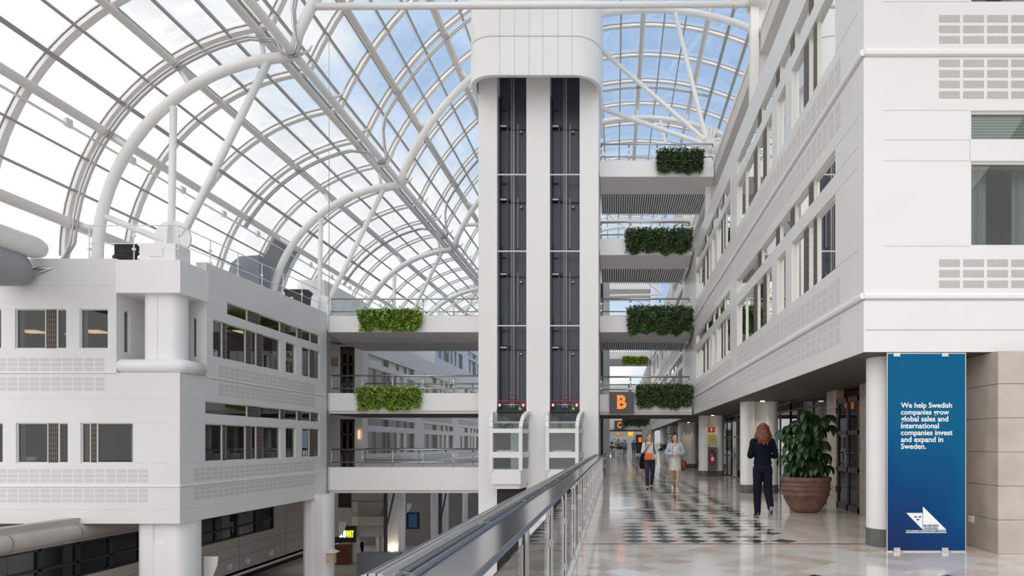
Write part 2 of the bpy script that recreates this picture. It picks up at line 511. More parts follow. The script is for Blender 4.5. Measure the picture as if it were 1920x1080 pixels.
def vents(axis, c, outw, a0, a1, z0, rows, parent, cw=0.25, pitch=0.296, ch=0.10, rp=0.132, slots=False, m='vent_cell'):
    mb = MB(); n_ = int((a1 - a0 + (pitch - cw)) / pitch)
    for i in range(n_):
        for j in range(rows):
            a = a0 + i * pitch; z = z0 + j * rp
            if slots:
                k = 17
                for s in range(k):
                    aa = a + cw * (s + 0.25) / k
                    if axis == 'X': mb.box(c - 0.004 * outw, c + 0.003 * outw, aa, aa + cw / k * 0.5, z, z + ch)
                    else: mb.box(aa, aa + cw / k * 0.5, c - 0.004 * outw, c + 0.003 * outw, z, z + ch)
            else:
                if axis == 'X': mb.box(c - 0.004 * outw, c + 0.003 * outw, a, a + cw, z, z + ch)
                else: mb.box(a, a + cw, c - 0.004 * outw, c + 0.003 * outw, z, z + ch)
    return mb.build('vent_grille', 'slot' if slots else m, parent)

def joint(axis, c, outw, a0, a1, z, parent, t_=0.006, name='panel_joint', m='joint', prot=0.0015):
    mb = MB()
    if axis == 'X': mb.box(c - 0.01 * outw, c + prot * outw, a0, a1, z - t_ / 2, z + t_ / 2)
    else: mb.box(a0, a1, c - 0.01 * outw, c + prot * outw, z - t_ / 2, z + t_ / 2)
    return mb.build(name, m, parent)

# ------------------------------------------------------------------ main measures (metres, eye at 1.4)
XR = 3.2            # face of the right building along the walkway
YR = 8.8            # its end face towards the camera
XL = -11.8          # face of the left building along the atrium
YL = 18.49          # its end face towards the camera
YB = 27.9           # front of the footbridges
YB2 = 31.9
LEDGE = [0.235, 3.31, 6.446, 9.58]
ZLOW = -4.6         # lower mall floor

# ------------------------------------------------------------------ walkway floor
def build_floor():
    p = 0.425
    x_c0, y_c0 = 0.285, 9.766
    hd = p / 2
    mb = MB()
    xa, xb, ya, yb_ = -0.46, 4.9, 2.0, 62.0
    rnd = random.Random(3)
    # one lattice of diamonds at whole and half steps fills the plane
    def clip(poly, lo, hi, ax, keep_less):
        out = []
        for i in range(len(poly)):
            a = poly[i]; b2 = poly[(i + 1) % len(poly)]; lim = lo if not keep_less else hi
            ina = (a[ax] <= lim) if keep_less else (a[ax] >= lim); inb = (b2[ax] <= lim) if keep_less else (b2[ax] >= lim)
            if ina: out.append(a)
            if ina != inb:
                t_ = (lim - a[ax]) / (b2[ax] - a[ax]); out.append((a[0] + (b2[0] - a[0]) * t_, a[1] + (b2[1] - a[1]) * t_))
        return out
    for par in (0, 1):
        j = -20
        while y_c0 + (j - 1) * p < yb_:
            cy = y_c0 + (j + 0.5 * par) * p
            for i in range(-4, 14):
                cx = x_c0 + (i + 0.5 * par) * p
                if cx < xa - hd or cx > xb + hd or cy < ya - hd: continue
                pts = [(cx + hd, cy), (cx, cy + hd), (cx - hd, cy), (cx, cy - hd)]
                for (ax, lim, less) in ((0, xa, False), (0, xb, True), (1, ya, False), (1, yb_, True)):
                    if len(pts) >= 3: pts = clip(pts, lim, lim, ax, less)
                if len(pts) < 3: continue
                u = rnd.random()
                if par == 0: mi = 0 if u < 0.55 else (1 if u < 0.8 else 2)
                else: mi = 1 if u < 0.55 else (0 if u < 0.9 else 2)
                if cy < 9.3 and par == 0: mi = 3 if u < 0.22 else (2 if u < 0.5 else 1)
                mb.cur = mi
                mb.add([(q[0], q[1], 0) for q in pts], [tuple(range(len(pts)))])
            j += 1
    # dark green inlay
    h2 = hd * 0.93
    for j in range(0, 122):
        cy = y_c0 + j * p
        for i in range(0, 6):
            if j > 0 and (i + j) % 6 == 0: continue
            cx = x_c0 + i * p
            mb.cur = 4 if rnd.random() < 0.55 else 5
            mb.add([(cx + h2, cy, 0.0006), (cx, cy + h2, 0.0006), (cx - h2, cy, 0.0006), (cx, cy - h2, 0.0006)], [(0, 1, 2, 3)])
    # larger diamonds crossing the band
    for (jj, ii) in ((10.0, 0.0), (10.0, 2.5), (10.0, 4.0), (22, 0), (22, 2.5), (22, 4.0), (34, 1), (34, 3.5)):
        cx = x_c0 + ii * p; cy = y_c0 + (jj + 0.5) * p; q = h2 * 1.9
        mb.cur = 5
        mb.add([(cx + q, cy, 0.0012), (cx, cy + q, 0.0012), (cx - q, cy, 0.0012), (cx, cy - q, 0.0012)], [(0, 1, 2, 3)])
    for (cx, cy) in ((2.11, 7.08), (3.5, 7.08)):
        q = h2 * 1.0; mb.cur = 4
        mb.add([(cx + q, cy, 0.0006), (cx, cy + q, 0.0006), (cx - q, cy, 0.0006), (cx, cy - q, 0.0006)], [(0, 1, 2, 3)])
    # red border line
    mb.cur = 6
    mb.add([(xa, 9.45, 0.0008), (3.55, 9.45, 0.0008), (3.55, 9.53, 0.0008), (xa, 9.53, 0.0008)], [(0, 1, 2, 3)])
    # slab under the stone and the remaining floor right of and beyond it
    mb.cur = 1
    mb.box(-0.46, 4.9, 2.0, 62, -0.45, -0.004)
    mb.box(4.9, 12, 2.0, 8.8, -0.45, 0.0)
    mb.box(-0.46, 12, 62, 125, -0.45, 0.0)
    mb.cur = 0
    mb.box(4.9, 12, 8.8, 62, -0.45, 0.0)
    o = mb.build('floor', ['marble_cream', 'marble_white', 'marble_pink', 'marble_tan', 'marble_green', 'marble_green_light', 'red_line'])
    structure(o)
    e = MB(); e.box(-0.62, -0.461, 2.0, 62, -0.55, 0.02)
    structure(e.build('trim_1', 'beige'))
build_floor()
mb = MB(); mb.box(-40, 12, -2, 125, ZLOW - 0.3, ZLOW)
structure(mb.build('floor', 'mall_floor'))

# ------------------------------------------------------------------ right building
ZS = 2.576   # underside over the arcade
def right_building():
    ops_side = []; wins = []
    unitsM = [(9.94, 12.41, [(9.94, 10.95, 'g'), (10.95, 11.15, 'l'), (11.15, 11.42, 'g'), (11.42, 11.72, 'l'), (11.72, 12.41, 'g')]),
              (12.84, 13.52, [(12.84, 13.52, 'g')]),
              (13.98, 17.97, [(13.98, 14.60, 'g'), (14.60, 14.95, 'l'), (14.95, 15.55, 'g'), (15.55, 15.95, 'l'), (15.95, 16.95, 'g'), (16.95, 17.97, 'g')])]
    cler = (9.94, 17.97, [(9.94, 11.14, 'g'), (11.14, 11.42, 'l'), (11.42, 12.31, 'g'), (12.31, 12.62, 'l'), (12.62, 13.43, 'g'), (13.43, 13.75, 'l'), (13.75, 15.11, 'g'), (15.11, 15.5, 'l'), (15.5, 17.97, 'g')])
    offs = [0, 9.12, 22.6, 31.8, 41.0]
    for fl in (1, 2):
        zl = LEDGE[fl]
        for o_ in offs:
            for (a, b2, pc) in unitsM:
                wins.append((a + o_, b2 + o_, zl + 0.63, zl + 1.73, [(p + o_, q + o_, k) for p, q, k in pc]))
            a, b2, pc = cler
            wins.append((a + o_, b2 + o_, zl + 2.0, zl + 2.38, [(p + o_, q + o_, k) for p, q, k in pc]))
    ops = [(w[0], w[1], w[2], w[3]) for w in wins]
    mb = MB()
    wall_cells(mb, 'X', XR, XR + 0.3, YR, 62.0, ZS, 9.5, ops)
    w = structure(mb.build('wall_right', 'white_panel'))
    # end face towards the camera
    ops2 = [(4.58, 9.0, 5.31, 5.69), (4.58, 9.0, 3.94, 5.04), (4.58, 9.0, 7.09, 8.2), (4.58, 9.0, 8.45, 8.83)]
    mb = MB(); wall_cells(mb, 'Y', YR, YR + 0.3, XR + 0.3, 9.5, ZS, 9.5, ops2)
    w2 = structure(mb.build('wall_front', 'white_panel'))
    for (a, b2, z0, z1) in ops2:
        wr = window('Y', YR, 1, a, b2, z0, z1, [(a, 6.6, 'g'), (6.6, b2, 'g')], curtains=False, blind=(z1 - z0 < 0.7))
        if z1 - z0 > 0.7:
            for (s0, w_) in ((a - .05, 0.48), (5.35, 1.1)):
                g = MB(); N = int(w_ / .02); vs = []
                for i in range(N + 1):
                    for zz in (z0 - .1, z1 + .05): vs.append((s0 + w_ * i / N, YR + .42 + .035 * math.sin(i * .9), zz))
                g.add(vs, [(2 * i, 2 * i + 1, 2 * i + 3, 2 * i + 2) for i in range(N)], True); g.build('curtain', 'curtain', wr)
    for (a, b2, z0, z1, pc) in wins:
        window('X', XR, 1, a, b2, z0, z1, pc)
    # ledges: a rounded moulding with a shadow groove
    def ledge(axis, z, a0, a1, parent, deep):
        pr = [(0, -0.05), (0.045, -0.045), (0.06, -0.01), (0.05, 0.02), (0.0, 0.035)]
        m_ = MB()
        if axis == 'X': m_.poly_y([(XR - d * deep + 0.004, z + h) for d, h in pr], a0, a1)
        else: m_.poly_x([(YR - d * deep + 0.004, z + h) for d, h in pr], a0, a1)
        m_.build('ledge', 'white', parent)
    for z in LEDGE[1:3]:
        ledge('X', z, YR, 62, w, 0.9); ledge('Y', z, XR, 9.5, w2, 0.9)
        joint('Y', YR, -1, XR + 0.01, 9.5, z - 0.065, w2, 0.018)
        joint('X', XR, -1, YR, 62, z - 0.065, w, 0.018)
    # panel joints
    for z in (2.86,): joint('Y', YR, -1, XR + 0.02, 9.5, z, w2, 0.014)
    for z in (3.94, 5.04, 5.31, 5.69, 7.09):
        joint('Y', YR, -1, 3.45, 4.57, z, w2)
        joint('X', XR, -1, 9.0, 9.93, z, w)
    m_ = MB(); m_.box(4.566, 4.572, YR - 0.002, YR + 0.01, 5.04, 5.31); m_.build('panel_joint', 'joint', w2)
    for z0, rows in ((6.55, 3), (5.84, 4), (3.40, 3)):
        vents('Y', YR, -1, 4.17, 6.6, z0, rows, w2, cw=0.27, pitch=0.31, slots=True, ch=0.097, rp=0.136)
    for o_ in offs[:4]:
        for z0 in (3.40, 2.83, 6.53, 5.92):
            vents('X', XR, -1, 9.7 + o_, 18.3 + o_, z0, 3, w, cw=0.25, pitch=0.30)
    for y in (18.5, 27.6):
        m_ = MB(); m_.box(XR - 0.0015, XR + 0.01, y - 0.006, y + 0.006, ZS, 9.5); m_.build('panel_joint', 'joint', w)
    # rooms behind
    mb = MB()
    for fl in (1, 2):
        zl = LEDGE[fl]
        mb.box(XR + 0.3, 9.4, YR + 0.3, 62, zl - 0.15, zl - 0.02)
        mb.box(XR + 0.3, 9.4, YR + 0.3, 62, zl + 2.55, zl + 2.7)
    mb.box(XR + 0.3, 9.4, YR + 0.3, 62, 9.35, 9.5)
    structure(mb.build('floor', 'room_wall'))
    mb = MB(); mb.box(7.4, 7.5, YR + 0.3, 62, ZS, 9.35)
    structure(mb.build('wall_back', 'room_wall'))
    for y in (13.2, 18.3, 22.5, 27.5, 40.0, 50.0):
        mb = MB(); mb.box(XR + 0.3, 7.4, y, y + 0.1, LEDGE[1], LEDGE[1] + 2.55); mb.box(XR + 0.3, 7.4, y, y + 0.1, LEDGE[2], LEDGE[2] + 2.55)
        structure(mb.build('wall_back', 'room_wall'))
    # arcade ceiling
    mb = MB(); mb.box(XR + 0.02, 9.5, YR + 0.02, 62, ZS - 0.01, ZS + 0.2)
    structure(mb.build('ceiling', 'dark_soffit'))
    # terrace storey, set back
    mb = MB(); mb.box(5.6, 5.9, 10, 62, 9.5, 12.3)
    structure(mb.build('wall', 'white'))
    mb = MB(); mb.box(4.05, 9.5, -4.0, 62, 12.3, 12.98)  # slab carried on unseen towards the camera, added to shade the end face
    s = structure(mb.build('trim_2', 'beige'))
    mb = MB(); mb.box(4.02, 4.16, -4.0, 62, 12.85, 13.02); mb.build('coping', 'white', s)
    # steel piers carrying the roof arches
    for k, y in enumerate((9.6, 19.2, 28.8, 38.4, 48.0)):
        if k == 0: continue
        t_ = thing('roof_pier', ['white pier on the right roof edge nearest the camera, out of the top of view', 'tall white pier on the right wall, where the long tie tube ends', 'white pier behind the top right footbridge, with a fan of gusset plates', 'third white pier along the right roof edge, seen past the top footbridge', 'farthest white pier along the right roof edge'][k], 'pier', (4.0, y, 9.5))
        m_ = MB(); m_.box(-0.22, 0.0, -0.15, 0.15, 0, 4.2); m_.build('post', 'white_steel', t_)
        m_ = MB(); m_.poly_y([(0.0, 2.0), (0.0, 4.3), (1.3, 5.2), (1.3, 2.8)], -0.04, 0.04); m_.build('web', 'white_steel', t_)
        m_ = MB(); m_.bar((0, 0, 2.0), (1.3, 0, 2.8), 0.25, 0.04); m_.build('flange', 'white_steel', t_); m_ = MB(); m_.bar((0, 0, 4.3), (1.3, 0, 5.2), 0.25, 0.04); m_.build('flange', 'white_steel', t_)
        if k == 1 or k == 2 or k == 3:
            m_ = MB()
            for q in range(9):
                a = R(70 + q * 17); L = 0.75
                c0 = Vector((0.0, 0, 4.5)); d = Vector((math.cos(a), 0, math.sin(a))); s2 = Vector((0, 0.16, 0))
                m_.tube([c0 + d * 0.15, c0 + d * L], [0.05, 0.09], 8)
            m_.lathe((0, 0, 4.2), [(0.30, -0.1), (0.30, 0.5)], 16)
            m_.build('gusset_fan', 'cream_steel', t_)
right_building()

# ------------------------------------------------------------------ arcade: columns, stone, shopfronts
def column_profile(w, lobe, d, rec):
    """two round lobes joined by a recessed panel, in plan, centred on 0"""
    pts = []
    N = 28
    for s in (1, -1):
        cx = s * (w / 2 - lobe)
        for k in range(N + 1):
            a = (R(-90) if s > 0 else R(90)) + PI * k / N
            if s > 0: pts.append((cx + lobe * math.cos(a), lobe * math.sin(a) * d / (2 * lobe)))
            else: pts.append((cx + lobe * math.cos(a), lobe * math.sin(a) * d / (2 * lobe)))
        if s > 0:
            pts += [(w / 2 - 2 * lobe + 0.05, d / 2 - 0.0), (w / 2 - 2 * lobe + 0.04, d / 2 - rec), (-w / 2 + 2 * lobe - 0.04, d / 2 - rec), (-w / 2 + 2 * lobe - 0.05, d / 2)]
        else:
            pts += [(-w / 2 + 2 * lobe - 0.05, -d / 2), (-w / 2 + 2 * lobe - 0.04, -d / 2 + rec), (w / 2 - 2 * lobe + 0.04, -d / 2 + rec), (w / 2 - 2 * lobe + 0.05, -d / 2)]
    return pts
def arcade():
    pr = column_profile(1.06, 0.2, 0.5, 0.17)
    names = ['white twin-lobed column beside the blue banner', 'white twin-lobed column behind the woman in navy', 'white twin-lobed column carrying the fire extinguisher',
             'white twin-lobed column just beyond the one with the fire extinguisher', 'fifth white twin-lobed column along the arcade', 'farthest white twin-lobed column along the arcade']
    first = None
    for k, y in enumerate((9.4, 19.25, 28.9, 38.4, 46.0, 54.0)):
        if first is None:
            t_ = thing('column', names[k], 'column', (4.0, y, 0)); first = t_
            m_ = MB(); m_.poly_z(pr, 0.23, 2.57); sh = m_.build('shaft', 'white', t_)
            q = [(a * 1.015, b2 * 1.03) for a, b2 in pr]
            m_ = MB(); m_.poly_z(q, 0.0, 0.24); m_.build('plinth', 'base_grey', t_)
        else:
            t_ = dup(first, (4.05, y, 0), names[k])
        t_['kind'] = 'structure'
    # lamps let into the soffit in front of the columns
    for k, y in enumerate((18.8, 28.45, 37.9)):
        m_ = MB(); m_.lathe((0, 0, 0), [(0.06, -0.02), (0.07, 0.0)], 14)
        o = m_.build('downlight', 'lamp_white', loc=(4.05, y, ZS - 0.012))
        tag(o, ['round downlight in the dark soffit above the column behind the woman in navy', 'round downlight in the dark soffit above the fire extinguisher column', 'small downlight in the dark soffit, farthest of the three'][k], 'light')
        ld = bpy.data.lights.new('downlight_beam', 'SPOT'); ld.energy = 12; ld.spot_size = R(70); ld.spot_blend = 0.8; ld.color = (1, 0.8, 0.55); ld.shadow_soft_size = 0.05
        lo = bpy.data.objects.new('downlight_beam', ld); COL.objects.link(lo); lo.location = (4.05, y + 0.05, ZS - 0.06)
        lo.parent = None
    # stone cladding in courses at the near corner
    w = sempty('wall')
    mb = MB(); mb.box(4.86, 9.5, 8.66, 13.5, 0, ZS - 0.02); mb.build('core', 'joint', w)
    zz = [0, 0.43, 0.86, 1.29, 1.72, 2.15, ZS - 0.01]
    for j in range(6):
        mb = MB()
        mb.box(4.83, 4.87, 8.63, 9.05, zz[j] + 0.003, zz[j + 1] - 0.003)
        for a, b2 in ((9.05, 10.4), (10.4, 11.9), (11.9, 13.52)):
            mb.box(4.83, 4.87, a + 0.003, b2 - 0.003, zz[j] + 0.003, zz[j + 1] - 0.003)
        for a, b2 in ((4.83, 6.1), (6.1, 7.4), (7.4, 9.4)):
            mb.box(a + 0.003, b2 - 0.003, 8.62, 8.67, zz[j] + 0.003, zz[j + 1] - 0.003)
        mb.build('stone_course', 'marble_wall', w)
    o = MB().box(4.815, 4.83, 9.2, 9.32, 0.33, 0.42).build('socket', 'white', None)
    tag(o, 'small white wall socket low on the stone wall behind the banner', 'socket')
    # door beside the stone
    d = sempty('door_1')
    mb = MB()
    X = 4.83
    for (a, b2, z0, z1) in ((13.55, 13.63, 0, 2.35), (14.2, 14.28, 0, 2.35), (14.84, 14.92, 0, 2.35), (13.55, 14.92, 2.25, 2.35), (13.55, 14.92, 0, 0.12), (13.55, 14.92, 0.80, 0.90), (13.55, 14.92, 1.58, 1.66)):
        mb.box(X, X + 0.07, a, b2, z0, z1)
    mb.build('door_frame', 'mullion', d).data.materials[0] = MAT['brown_louver']
    for a, b2 in ((13.63, 14.2), (14.28, 14.84)):
        for z0, z1 in ((0.12, 0.8), (0.9, 1.58), (1.66, 2.25)):
            MB().box(X + 0.03, X + 0.04, a, b2, z0, z1).build('pane', 'pane_dark', d)
    mb = MB(); mb.tube([(X - 0.05, 14.15, 0.95), (X - 0.05, 14.15, 1.25)], 0.015, 8); mb.bar((X, 14.15, 1.0), (X - 0.05, 14.15, 1.0), 0.02, 0.02); mb.bar((X, 14.15, 1.2), (X - 0.05, 14.15, 1.2), 0.02, 0.02)
    mb.build('handle', 'steel', d)
    mb = MB()
    for z in (0.35, 2.05): mb.box(X - 0.02, X, 14.86, 14.92, z, z + 0.12)
    mb.build('hinge', 'black', d)
    mb = MB(); mb.tube([(X + 0.35, 13.72 + 0.0, 2.0)] + [(X + 0.35, 13.78 + 0.13 * math.sin(a), 1.98 + 0.13 * math.cos(a)) for a in [i * PI / 6 for i in range(1, 12)]], 0.03, 6)
    mb.tube([(X + 0.35, 13.95, 1.93), (X + 0.35, 14.12, 1.93)], 0.03, 6)
    mb.tube([(X + 0.35, 13.66, 2.16), (X + 0.35, 13.9, 2.20)], 0.03, 6)
    tag(mb.build('neon_sign', 'neon'), 'orange-red glowing sign inside the brown glass door', 'sign')
    w = sempty('wall')
    for j in range(6):
        MB().box(4.83, 5.0, 14.93, 15.6, zz[j] + 0.003, zz[j + 1] - 0.003).build('stone_course', 'marble_wall', w)
    # glazed shopfronts
    k = 0
    for (a, b2) in ((15.62, 18.9), (18.9, 23.7), (23.7, 28.5), (28.5, 33.3), (33.3, 38.1), (38.1, 45.0), (45.0, 53.0), (53.0, 61.9)):
        WN[0] += 1; r_ = sempty('window_%d' % WN[0])
        mb = MB(); n_ = max(2, round((b2 - a) / 1.2)); st = (b2 - a) / n_
        for i in range(n_ + 1): mb.box(4.83, 4.89, a + i * st - 0.025, a + i * st + 0.025, 0, ZS)
        for z in (0.0, 0.86, 1.62, 2.28, ZS - 0.07): mb.box(4.83, 4.89, a, b2, z, z + 0.05)
        mb.build('shop_frame', 'charcoal' if k % 3 == 0 else 'mullion', r_)
        MB().box(4.855, 4.86, a, b2, 0, ZS).build('pane', 'pane', r_)
        k += 1
    mb = MB(); mb.box(7.2, 7.3, 13.5, 62, 0, ZS); mb.box(5.0, 7.3, 15.2, 15.3, 0, ZS); mb.box(5.0, 7.3, 26, 26.1, 0, ZS)
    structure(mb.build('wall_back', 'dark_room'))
arcade()

# ------------------------------------------------------------------ left building
def left_building():
    U = [(19.64, 24.05, [(19.64, 20.55, 'g'), (20.55, 20.75, 'l'), (20.75, 21.85, 'g'), (21.85, 22.2, 'l'), (22.2, 22.5, 'g'), (22.5, 22.9, 'l'), (22.9, 24.05, 'g')]),
         (24.44, 25.2, [(24.44, 25.2, 'g')]),
         (25.7, 27.26, [(25.7, 26.4, 'g'), (26.4, 26.85, 'l'), (26.85, 27.26, 'g')])]
    UC = [(19.64, 21.95, 'g'), (21.95, 22.4, 'l'), (22.4, 22.7, 'l'), (22.7, 24.1, 'g'), (24.1, 24.4, 'l'), (24.4, 25.4, 'g'), (25.4, 25.75, 'l'), (25.75, 26.5, 'g'), (26.5, 26.85, 'l'), (26.85, 27.26, 'g')]
    def wins(o_, zl, cler_from=None, upper=False):
        out = []
        for (a, b2, pc) in U:
            if upper: pc = [(max(p, 20.02), q, k) for p, q, k in pc]; a = max(a, 20.02)
            out.append((a + o_, b2 + o_, zl + 0.63, zl + 1.73, [(p + o_, q + o_, k) for p, q, k in pc]))
        if not upper:
            out.append((19.64 + o_, 27.26 + o_, zl + 2.0, zl + 2.38, [(p + o_, q + o_, k) for p, q, k in UC]))
        else:
            pc = [(20.75, 21.95, 'g')] + UC[1:]
            out.append((20.75 + o_, 27.26 + o_, zl + 2.0, zl + 2.38, [(p + o_, q + o_, k) for p, q, k in pc]))
        return out
    W0 = wins(0, LEDGE[0]); W1 = wins(0, LEDGE[1], upper=True)
    mb = MB()
    wall_cells(mb, 'X', XL - 0.3, XL, YL, YB, -0.78, LEDGE[1], [w[:4] for w in W0])
    wall_cells(mb, 'X', XL - 0.3, XL, 19.7, YB, LEDGE[1], 6.6, [w[:4] for w in W1])
    mb.poly_x([(19.7, 6.6), (YB, 6.6), (YB, 6.72), (19.7, 6.62)], XL - 0.3, XL)
    w = structure(mb.build('wall_left', 'white_panel'))
    for q in W0 + W1: window('X', XL, -1, *q)
    # front face
    F0 = [(px(30, YL), px(127, YL), 0.86, 1.95), (px(151, YL), px(249, YL), 0.86, 1.95), (px(-110, YL), px(5, YL), 0.86, 1.95)]
    F1 = [(px(28, YL), px(124, YL), 3.96, 5.04), (px(149, YL), px(202, YL), 3.96, 5.04), (px(-110, YL), px(2, YL), 3.96, 5.04)]
    mb = MB()
    XN = -13.52
    wall_cells(mb, 'Y', YL, YL + 0.3, -22, XL - 0.3, -0.78, LEDGE[1], F0)
    wall_cells(mb, 'Y', YL, YL + 0.3, -22, XN, LEDGE[1], 6.4, F1)
    w2 = structure(mb.build('wall_left_front', 'white_panel'))
    a, b2 = F0[0][:2]; window('Y', YL, 1, *F0[0], [(a, px(88, YL), 'g'), (px(88, YL), px(108, YL), 'l'), (px(108, YL), b2, 'g')])
    a, b2 = F0[1][:2]; window('Y', YL, 1, *F0[1], [(a, px(168, YL), 'g'), (px(168, YL), px(180, YL), 'l'), (px(180, YL), b2, 'g')])
    for (x0_, x1_) in ((228, 249), (112, 127)):
        g = MB(); N = 16; vs = []
        for i in range(N + 1):
            for zz in (0.8, 2.0): vs.append((px(x0_, YL) + (px(x1_, YL) - px(x0_, YL)) * i / N, YL + .36 + .03 * math.sin(i * 1.4), zz))
        g.add(vs, [(2 * i, 2 * i + 1, 2 * i + 3, 2 * i + 2) for i in range(N)], True)
        o = g.build('curtain', 'curtain'); tag(o, 'pale curtain at the right side of the %s lower left window' % ('second' if x0_ > 200 else 'wide'), 'curtain')
    a, b2 = F0[2][:2]; window('Y', YL, 1, *F0[2], [(a, b2, 'g')], curtains=False)
    a, b2 = F1[0][:2]; window('Y', YL, 1, *F1[0], [(a, px(84, YL), 'g'), (px(84, YL), px(105, YL), 'l'), (px(105, YL), b2, 'g')], curtains=False)
    a, b2 = F1[1][:2]; window('Y', YL, 1, *F1[1], [(a, b2, 'g')], curtains=False)
    a, b2 = F1[2][:2]; window('Y', YL, 1, *F1[2], [(a, b2, 'g')], curtains=False)
    for z0, a1 in ((0.335, px(296, YL)), (-0.20, px(296, YL)), (3.35, px(212, YL)), (2.82, px(212, YL))):
        vents('Y', YL, -1, -20.9, a1, z0, 3, w2, cw=0.25, pitch=0.296)
    for z in (LEDGE[0], LEDGE[1]):
        joint('Y', YL, -1, -22, XL if z < 1 else XN, z, w2, 0.03, 'ledge', 'white', 0.03)
        joint('Y', YL, -1, -22, XL if z < 1 else XN, z - 0.02, w2, 0.012)
        joint('X', XL, 1, YL if z < 1 else 19.7, YB - 0.1, z, w, 0.03, 'ledge', 'white', 0.03)
        joint('X', XL, 1, YL if z < 1 else 19.7, YB - 0.1, z - 0.02, w, 0.012)
    for z in (-0.40, 0.86, 1.96, 2.6): joint('Y', YL, -1, -22 if z in (-0.4, 2.6) else px(252, YL), px(318, YL), z, w2, 0.004)
    for z in (0.86, 1.96, 2.24, 2.62): joint('X', XL, 1, YL + 0.2, 19.6, z, w, 0.004)
    joint('Y', YL, -1, -22, XN - 0.1, 5.68, w2, 0.004); joint('X', XL, 1, YL + 0.2, YB, -0.42, w, 0.004)
    for (z0, a0) in ((0.335, 19.1), (-0.20, 19.1), (3.35, 20.3), (2.82, 20.3)):
        vents('X', XL, 1, a0, 26.9, z0, 3, w, cw=0.25, pitch=0.296)
    # notch at the upper corner
    mb = MB()
    wall_cells(mb, 'X', XN - 0.3, XN, YL + 0.3, 19.72, LEDGE[1], 6.4, [(18.75, 19.02, 3.9, 5.05)])
    wall_cells(mb, 'Y', 19.7, 20.0, XN, XL - 0.3, LEDGE[1], 6.4, [(-12.22, -11.92 - 0.19 + 0.1, 3.88, 5.02)])
    mb.box(XN, XL - 0.31, YL + 0.31, 19.7, LEDGE[1] - 0.15, LEDGE[1] - 0.002); mb.box(XL - 0.31, XL - 0.005, YL + 0.005, 19.7, LEDGE[1] - 0.14, LEDGE[1] + 0.001)
    mb.box(XN - 0.01, XN, 19.72, 20.0, LEDGE[1], 6.4)
    structure(mb.build('wall', 'white_panel'))
    window('X', XN, -1, 18.75, 19.02, 3.9, 5.05, [(18.75, 19.02, 'g')], curtains=False)
    window('Y', 19.7, 1, -12.22, -12.01, 3.88, 5.02, [(-12.22, -12.01, 'g')], curtains=False)
    # corner box of the parapet
    t_ = sempty('wall')
    mb = MB(); mb.poly_z([(XN, YL - 0.03), (XL + 0.03, YL - 0.03), (XL + 0.03, 19.75), (XN, 19.75)], 5.47, 6.36)
    mb.build('box', 'white', t_)
    mb = MB(); mb.box(-13.0, -12.02, YL + 0.15, 19.3, 6.36, 6.86); mb.box(-12.72, -12.35, YL + 0.11, 18.7, 6.5, 6.74); mb.build('pedestal', 'white', t_)
    # big rounded column in the notch and the bullnose seat around it
    t_ = thing('column', 'big rounded white column standing in the corner notch of the left building', 'column', (-12.47, 18.98, 0)); t_['kind'] = 'structure'
    pr = column_profile(1.06, 0.26, 0.66, 0.03)
    MB().poly_z(pr, 3.31, 5.47).build('shaft', 'white', t_)
    m_ = MB(); m_.tube([(-0.98, 0.0, 3.50), (-0.98, -0.30, 3.50), (-0.94, -0.36, 3.50), (0.55, -0.36, 3.50), (0.64, -0.30, 3.50), (0.66, 0.45, 3.50)], [0.1, 0.19, 0.19, 0.19, 0.19, 0.19], 16)
    m_.build('bullnose', 'white', t_)
    # terrace
    mb = MB(); mb.box(-22, XL - 0.3, YL + 0.3, 90, 6.15, 6.38)
    structure(mb.build('floor', 'white'))
    # rooms
    for i, (z0, z1) in enumerate(((0.1, 3.0), (3.25, 5.45))):
        mb = MB(); mb.box(-22, XL - 0.31, YL + 0.31, 27.8, z0 - 0.1, z0); mb.box(-22, XL - 0.31 if i == 0 else XN - 0.31, YL + 0.31, 27.8, z1 - 0.1, z1)
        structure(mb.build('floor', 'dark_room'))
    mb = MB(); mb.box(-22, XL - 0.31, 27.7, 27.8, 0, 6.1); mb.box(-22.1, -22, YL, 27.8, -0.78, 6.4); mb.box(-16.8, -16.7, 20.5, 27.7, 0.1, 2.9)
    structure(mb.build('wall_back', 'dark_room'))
    mb = MB(); mb.box(XL - 2.6, XL - 2.5, 20.6, 27.7, 0.1, 2.9); mb.box(XL - 2.6, XL - 2.5, 20.6, 27.7, 3.25, 5.35)
    structure(mb.build('wall_back', 'room_wall'))
    # underside
    mb = MB(); mb.box(-22, XL - 0.31, YL + 0.31, 27.8, -0.78, -0.6)
    structure(mb.build('ceiling', 'beige'))
    # lit ceiling panels
    k = 0
    names = ['upper-left of the lit ceiling panels seen in the wide left window', 'lower of the lit ceiling panels seen in the wide left window', 'lit ceiling panel seen in the square window beside the notch', 'small lit ceiling panel behind the brown louvre of the wide left window', 'lit ceiling panel inside the upper row of the side facade', 'second lit ceiling panel inside the upper row of the side facade']
    for (x, y, w_) in ((-16.9, 19.8, .55), (-20.5, 24.0, .65), (-18.3, 24.0, .65), (-19.6, 24.8, .35), (-13.1, 21.4, 0.4), (-13.1, 24.0, 0.4)):
        o = MB().box(-w_ / 2, w_ / 2, -0.28, 0.28, -0.03, 0.0).build('ceiling_light', 'lamp_warm', loc=(x, y, 5.33))
        tag(o, names[k], 'light'); k += 1
